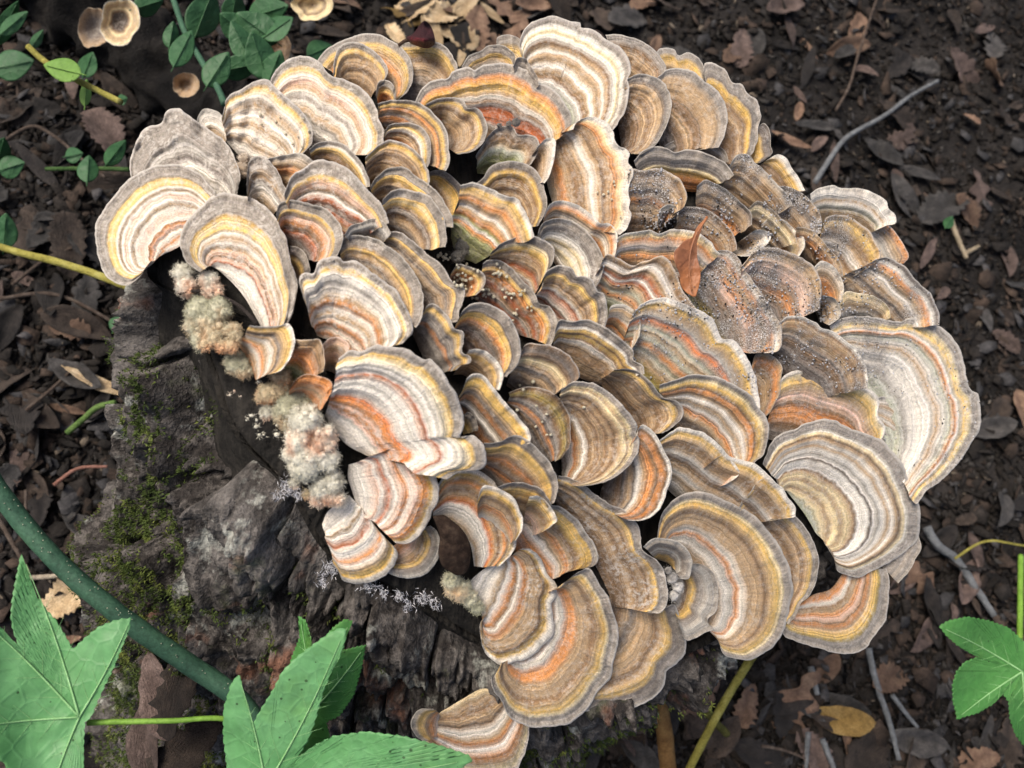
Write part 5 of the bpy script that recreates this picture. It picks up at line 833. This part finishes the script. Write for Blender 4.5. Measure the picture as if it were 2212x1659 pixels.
for nm, sel, m, lb in (('soil_crumbs', np.arange(n) % 5 < 3, crumb_mat('crumb_dark', (.01, .009, .008), (.022, .018, .015), (.045, .036, .03)), 'dark crumbs of soil and rotted leaf covering the ground'),
                       ('leaf_crumbs', np.arange(n) % 5 == 3, crumb_mat('crumb_brown', (.02, .015, .012), (.045, .033, .026), (.08, .062, .05)), 'brown crumbs of broken leaf covering the ground'),
                       ('grey_chips', np.arange(n) % 5 == 4, crumb_mat('crumb_grey', (.035, .033, .032), (.065, .06, .057), (.14, .13, .12)), 'grey chips and grit strewn on the ground')):
    v = vt[sel].reshape(-1, 3); f = (np.arange(sel.sum())[:, None, None] * 4 + tf[None]).reshape(-1, 3); obj(nm, mesh_np(nm, v, f, [m], smooth=False), None, lb, None, None, 'stuff')
# broken flakes of leaf, too many to count
def flakes(name, n_, seed, mat, lb, s0, s1):
    r = np.random.default_rng(seed); px, py = r.uniform(-150, 2400, n_), r.uniform(-150, 1800, n_); kp = ~in_stump(px, py); P_ = gpoint(px[kp], py[kp], 0.); m = len(P_)
    P_[:, 2] += r.uniform(.001, .007, m); sz = s0 + (s1 - s0) * r.uniform(0, 1, m) ** 2.5; an_ = r.uniform(0, 6.28, m)
    k6 = np.linspace(0, 6.283, 7)[:-1]; rad = r.uniform(.45, 1.15, (m, 6)); asp = r.uniform(.25, .8, m)
    x = np.cos(k6)[None] * rad; y = np.sin(k6)[None] * rad * asp[:, None]; z = (x * r.normal(0, .3, (m, 1)) + y * r.normal(0, .45, (m, 1)) + x * x * r.normal(0, .35, (m, 1)))
    X2 = x * np.cos(an_)[:, None] - y * np.sin(an_)[:, None]; Y2 = x * np.sin(an_)[:, None] + y * np.cos(an_)[:, None]
    top_ = np.stack([X2, Y2, z], -1) * sz[:, None, None] + P_[:, None]; ctr = P_[:, None] + np.array([0, 0, .0008])
    lo_ = top_ - np.array([0, 0, .0007]); A_ = np.concatenate([ctr, top_, lo_], 1); i6 = np.arange(6); j6 = (i6 + 1) % 6
    ff_ = np.vstack([np.stack([i6 * 0, 1 + i6, 1 + j6], -1), np.stack([1 + i6, 7 + i6, 7 + j6], -1), np.stack([1 + i6, 7 + j6, 1 + j6], -1)])
    obj(name, mesh_np(name, A_.reshape(-1, 3), (np.arange(m)[:, None, None] * 13 + ff_[None]).reshape(-1, 3), [mat], smooth=False), None, lb, None, None, 'stuff')
flakes('dark_flakes', 6000, 61, rough_mat('flake_dark', (.007, .0065, .006), (.017, .0145, .013), (.036, .03, .027), 45.), 'dark flakes of rotted leaf strewn on the ground', .003, .016)
flakes('brown_flakes', 3600, 62, rough_mat('flake_brown', (.014, .011, .009), (.040, .029, .023), (.085, .060, .047), 45.), 'brown flakes of broken leaf strewn on the ground', .003, .017)
flakes('grey_flakes', 2800, 63, rough_mat('flake_grey', (.018, .018, .019), (.042, .041, .043), (.095, .09, .092), 45.), 'grey flakes of weathered leaf strewn on the ground', .003, .015)
flakes('pale_flakes', 500, 64, rough_mat('flake_pale', (.06, .05, .04), (.13, .105, .08), (.24, .21, .18), 45.), 'few pale flakes of leaf and bark strewn on the ground', .002, .008)
# twigs
GT = rough_mat('grey_twig', (.10, .105, .11), (.17, .18, .19), (.26, .27, .28), 160.); BT = rough_mat('brown_twig', (.05, .035, .028), (.10, .075, .06), (.16, .13, .11), 160.); YT = rough_mat('yellow_stem', (.16, .14, .03), (.30, .27, .06), (.40, .37, .12), 80., .6)
def twig(pts, r, mat, lb, name='twig', cat='twig', group='twigs in the litter', up=.01, kn=.25):
    p = np.array(pts, float); q = resample(p[:, :2], 40); P = gpoint(q[:, 0], q[:, 1], up); P[:, 2] = np.maximum(P[:, 2], .004)
    P[:, 2] = np.convolve(np.pad(P[:, 2], 6, 'edge'), np.ones(13) / 13, 'valid'); org = P[0].copy()
    obj(name, tube_mesh(name, P - org, np.linspace(r, r * .75, 40), mat, 8, kn), None, lb, cat, group, loc=org)
twig([(1755, 400), (1790, 345), (1815, 310), (1850, 285), (1905, 255), (1965, 210), (2020, 180)], .0030, GT, 'long bare grey twig slanting past the white crumbly cap')
twig([(1800, 245), (1830, 190), (1850, 120), (1870, 60), (1890, 0)], .0016, BT, 'thin brown twig beyond the bare grey twig')
twig([(1870, 1400), (1880, 1450), (1895, 1500), (1915, 1560), (1935, 1640)], .0028, GT, 'long grey twig running down below the orange brown cap')
twig([(1995, 1140), (2020, 1180), (2060, 1210), (2100, 1270), (2140, 1330)], .0042, GT, 'lichen crusted grey stick beside the big white ringed cap')
twig([(1745, 1440), (1760, 1500)], .0030, GT, 'short grey stub under the large smooth tan cap')
twig([(1920, 1500), (1950, 1540), (1975, 1570)], .0022, GT, 'short grey twig beside the folded tan leaf')
twig([(1740, 1580), (1735, 1659)], .0022, GT, 'upright grey twig at the lower border')
twig([(1770, 1595), (1800, 1670)], .0026, GT, 'grey twig leaning at the lower border')
twig([(1640, 1610), (1690, 1620), (1740, 1640)], .0014, BT, 'thin tan twig by the slate dark leaf')
twig([(2000, 1215), (2060, 1180), (2140, 1190), (2230, 1185)], .0012, YT, 'thin olive stem crossing to the right border', up=.05)
twig([(10, 340), (80, 300), (130, 320), (190, 370), (240, 410)], .0016, BT, 'arching grey stem left of the lumpy grey cap', up=.03)
twig([(0, 650), (120, 640), (230, 690), (270, 720)], .0018, BT, 'dim twig left of the bark')
twig([(30, 620), (110, 560), (200, 530)], .0014, BT, 'thin dim twig under the yellow grass stem')
twig([(120, 1050), (170, 1015), (235, 1010)], .0016, rough_mat('red_twig', (.15, .07, .05), (.26, .13, .10), (.34, .2, .16)), 'reddish curved twig touching the bark')
twig([(60, 890), (130, 830), (170, 790)], .0016, BT, 'reddish brown twig by the straw coloured leaf')
twig([(0, 1120), (40, 1190), (70, 1240)], .0018, BT, 'dark twig beside the green stem')
twig([(60, 1060), (60, 1130), (65, 1170)], .0012, BT, 'short pale twig beside the green stem')
twig([(60, 1250), (120, 1245), (180, 1235)], .0020, rough_mat('pale_twig', (.2, .17, .13), (.36, .3, .23), (.45, .4, .3)), 'pale broken twig under the green stem')
PTW = rough_mat('straw_twig', (.16, .13, .09), (.28, .23, .16), (.36, .3, .22))
twig([(2045, 470), (2060, 510), (2082, 562)], .0030, PTW, 'straw coloured broken stalk beside the white crumbly cap')
twig([(2078, 552), (2108, 536)], .0028, PTW, 'stubby straw coloured chip crossing the broken stalk')
# yellow green stems of living plants
def stem(pts, r, mat, lb, name='plant_stem'):
    return obj(name, px_tube(name, pts, r, mat, 50, .12, 10), None, lb, 'stem', 'thin living stems round the stump')
stem([(-40, 520, .56), (40, 545, .55), (120, 565, .53), (200, 590, .52), (290, 625, .50)], .0026, YT, 'yellow jointed grass stem reaching under the left white cap')
LIME = stem([(60, 100, .52), (100, 135, .52), (160, 170, .51), (210, 195, .51), (260, 220, .50)], .0020, YT, 'yellow green stem with two lime leaves rising from the shade')
stem([(1450, 1465, .60), (1500, 1510, .60), (1545, 1560, .60), (1570, 1585, .61)], .0030, rough_mat('olive_stem', (.05, .05, .012), (.10, .095, .025), (.15, .14, .04)), 'olive stem crossing beneath the broad brown grey cap')
stem([(1630, 1410, .58), (1580, 1490, .58), (1530, 1580, .575), (1480, 1680, .60), (1450, 1760, .64)], .0030, YT, 'yellow green stem rising below the large smooth tan cap')
stem([(1415, 1430, .55), (1420, 1500, .555), (1435, 1580, .56), (1445, 1690, .58), (1450, 1800, .64)], .0060, rough_mat('brown_stem', (.12, .06, .02), (.20, .11, .04), (.26, .16, .06)), 'stout brown stem under the broad brown grey cap')
stem([(1420, 1535, .55), (1350, 1560, .55), (1250, 1580, .54), (1140, 1620, .53)], .0030, rough_mat('pale_root', (.3, .25, .16), (.45, .39, .26), (.55, .48, .34)), 'pale rootlet along the foot of the stump')
stem([(250, 870, .58), (210, 880, .58), (180, 905, .58), (145, 935, .58)], .0022, rough_mat('green_twiglet', (.06, .11, .03), (.10, .17, .045), (.14, .21, .07)), 'green forked stem at the mossy bark edge')
SPRIG = stem([(375, 0, .60), (400, 70, .58), (440, 140, .56), (470, 190, .54), (485, 225, .53)], .0022, STEMG, 'leafy sprig on a grey green stem behind the lumpy tan cap')
stem([(2205, 1200, .6), (2203, 1350, .56), (2201, 1480, .53)], .0020, PET, 'upright green stalk at the right border')
# small green leaflets of the sprig and seedlings
LEAFG = leaf_mat('sprig_leaf', (.035, .11, .045), (.055, .15, .06), (.075, .18, .065), (.08, .19, .09), .3, .5); LEAFY = leaf_mat('lime_leaf', (.13, .26, .05), (.20, .36, .08), (.26, .4, .1), (.26, .42, .14), .3, .5)
def leaflet(px, py, L, wd, ang, d, mat, lb, parent=None):
    u = np.linspace(0, 1, 14); wv = np.sin(np.pi * u ** .8) ** .8 * wd
    a, b = np.array([math.cos(ang), -math.sin(ang)]), np.array([math.sin(ang), math.cos(ang)])
    pts = [np.array([px, py]) + a * (x - .5) * L + b * s for x, s in zip(u, wv)] + [np.array([px, py]) + a * (x - .5) * L - b * s for x, s in zip(u[-2:0:-1], wv[-2:0:-1])]
    tl = rng.normal(0, .00012, 2); cf = rng.uniform(-.00006, .00006) * 100
    me, org = slab('green_leaf', np.array(pts), lambda x, y: d + (x - px) * tl[0] + (y - py) * tl[1] + .003 * np.abs(((x - px) * b[0] + (y - py) * b[1]) / max(wd, 1)), mat, .0005, 10, 56, 0., .001)
    o = obj('green_leaf' if parent is None else 'leaf', me, parent, None if parent else lb, None if parent else 'leaf', None if parent else 'small green leaves behind the stump', loc=org)
    q = np.array([np.array([px, py]) + a * (x - .5) * L for x in np.linspace(-.12, .9, 10)]); Pm = W(q[:, 0], q[:, 1], d + (q[:, 0] - px) * tl[0] + (q[:, 1] - py) * tl[1] - .0006); obj('midrib', tube_mesh('midrib', Pm - org, .0004, mat, 5), o)
SPR = 'oval green leaf of the sprig behind the lumpy tan cap'
for x, y, L, wd, an, d in [(395, 105, 90, 26, 1.1, .56), (440, 30, 110, 38, 1.2, .58), (370, 75, 60, 18, 1.4, .57), (470, 150, 90, 30, 1.0, .54), (520, 90, 100, 26, 2.0, .56), (505, 55, 80, 30, 2.4, .57), (555, 60, 110, 36, 2.5, .57), (560, 120, 110, 34, 1.9, .56), (520, 145, 90, 28, .2, .56), (580, 25, 90, 34, .3, .58), (600, 60, 80, 26, .6, .57), (590, 150, 90, 30, 1.2, .56), (505, 15, 70, 26, 1.4, .6), (320, 10, 70, 26, .3, .6), (690, 110, 60, 26, .4, .6)]: leaflet(x, y, L, wd, an, d, LEAFG, SPR, SPRIG)
for x, y, L, wd, an, d, lb in [(135, 150, 85, 26, 2.9, .50, 'lime green oval leaf clasping the yellow green stem'), (185, 200, 60, 13, 1.5, .52, 'narrow lime green leaf hanging from the yellow green stem')]: leaflet(x, y, L, wd, an, d, LEAFY, lb, LIME)
SEED = stem([(100, 365, .6), (200, 364, .59), (280, 366, .58)], .0016, rough_mat('seedling_stem', (.03, .07, .02), (.05, .10, .03), (.08, .14, .05)), 'thin green seedling with small leaves left of the lumpy grey cap')
for x, y, L, wd, an, d in [(190, 365, 60, 24, 1.5, .58), (250, 330, 70, 20, .9, .58), (160, 335, 40, 18, .2, .6)]: leaflet(x, y, L, wd, an, d, LEAFG, '', SEED)
for x, y, L, wd, an, d, lb in [(15, 50, 110, 22, 1.1, .6, 'long green leaf at the corner beyond the lime leaved stem'), (30, 50, 80, 18, .7, .58, 'slanting green leaf beside the long corner leaf'), (80, 85, 50, 12, 1.0, .6, 'narrow grey green leaf above the lime leaved stem'), (25, 360, 60, 26, .3, .6, 'dull green leaf at the end of the seedling stem'), (0, 330, 70, 26, 1.3, .6, 'upright green leaf beside the arching grey stem'),
    (10, 500, 80, 30, 1.5, .6, 'shaded round green leaf above the yellow grass stem'), (265, 215, 22, 12, .3, .58, 'tiny green leaf at the tip of the lime leaved stem'), (30, 140, 90, 34, .2, .63, 'broad dark green leaf below the lime leaved stem'), (190, 140, 60, 22, 1.2, .62, 'dim green leaf behind the lime leaved stem'), (1210, 1640, 100, 30, .4, .5, 'small pale green leaf at the foot of the stump by the pale rootlet'), (1205, 110, 30, 12, 1.2, .6, 'tiny green leaf behind the low grey and yellow cap'), (255, 700, 40, 20, 1.0, .62, 'small bluish green leaf beside the bark edge'), (2050, 480, 30, 12, 1.0, .7, 'tiny green blade by the white crumbly cap')]: leaflet(x, y, L, wd, an, d, LEAFG, lb)
# a dark rotting log behind with a few pale caps of its own
lg = [(60, -120, .70), (250, 0, .69), (430, 120, .67), (640, 200, .66), (800, 160, .68)]
q = resample(lg, 60); Pl = W(q[:, 0], q[:, 1], q[:, 2]); Pl[:, 2] = .0
obj('fallen_log', tube_mesh('fallen_log', Pl, .036, rough_mat('black_log', (.008, .008, .008), (.018, .016, .015), (.04, .035, .03), 60., .9, 1., .006), 60, .9), None, 'black rotting log lying behind the mound', 'log')
def back_cap(px, py, rx, ry, d, ramp, lb):
    th = np.linspace(0, 2 * np.pi, 60, endpoint=False); r_ = np.linspace(.03, 1, 16)
    wob = 1 + .32 * fbm(np.stack([np.cos(th) * 1.5 + px, np.sin(th) * 1.5, th * 0], -1), 3)
    X_ = px + rx * r_[:, None] * np.cos(th)[None] * wob; Y_ = py + ry * r_[:, None] * np.sin(th)[None] * wob
    up_ = W(X_, Y_, d - .012 * r_[:, None] ** 1.5 ); lo = W(X_, Y_, d + .003 + .012 * (1 - r_[:, None]) - .012 * r_[:, None] ** 1.5)[::-1]
    A_ = np.concatenate([up_, lo], 0); org = A_[0, 0].copy(); bd = np.stack([np.broadcast_to(np.r_[r_, r_[::-1]][:, None], A_.shape[:2]), np.broadcast_to(th[None] * 1.0, A_.shape[:2]), np.zeros(A_.shape[:2])], -1)
    f = grid_faces(32, 60, True)
    obj('bracket_cap', mesh_np('bracket_cap', A_.reshape(-1, 3) - org, f[:, ::-1], [cap_mat('cap_surface', ramp, px * .1, 0, .3, .2)], None, True, dict(band=bd.reshape(-1, 3))), None, lb, 'bracket fungus', 'pale caps on the black log behind', loc=org)
for a in [(258, 45, 42, 52, .60, 'db0 db35 br45 cr55 t75 cr92 w100', 'pale cup with a dark hollow on the black log behind'), (675, 10, 40, 34, .60, 't0 cr40 br60 cr70 cr100', 'buff round cap on the black log near the sprig'), (400, 185, 30, 26, .62, 't0 br35 t60 t100', 'small tan cap low on the black log'),
          (598, 105, 34, 40, .62, 'br0 br40 t60 br80 t100', 'brown cap half hidden by the sprig leaves'), (205, 60, 34, 46, .63, 'bl0 bl50 t100', 'dim grey cap behind the cup with a dark hollow')]: back_cap(*a)
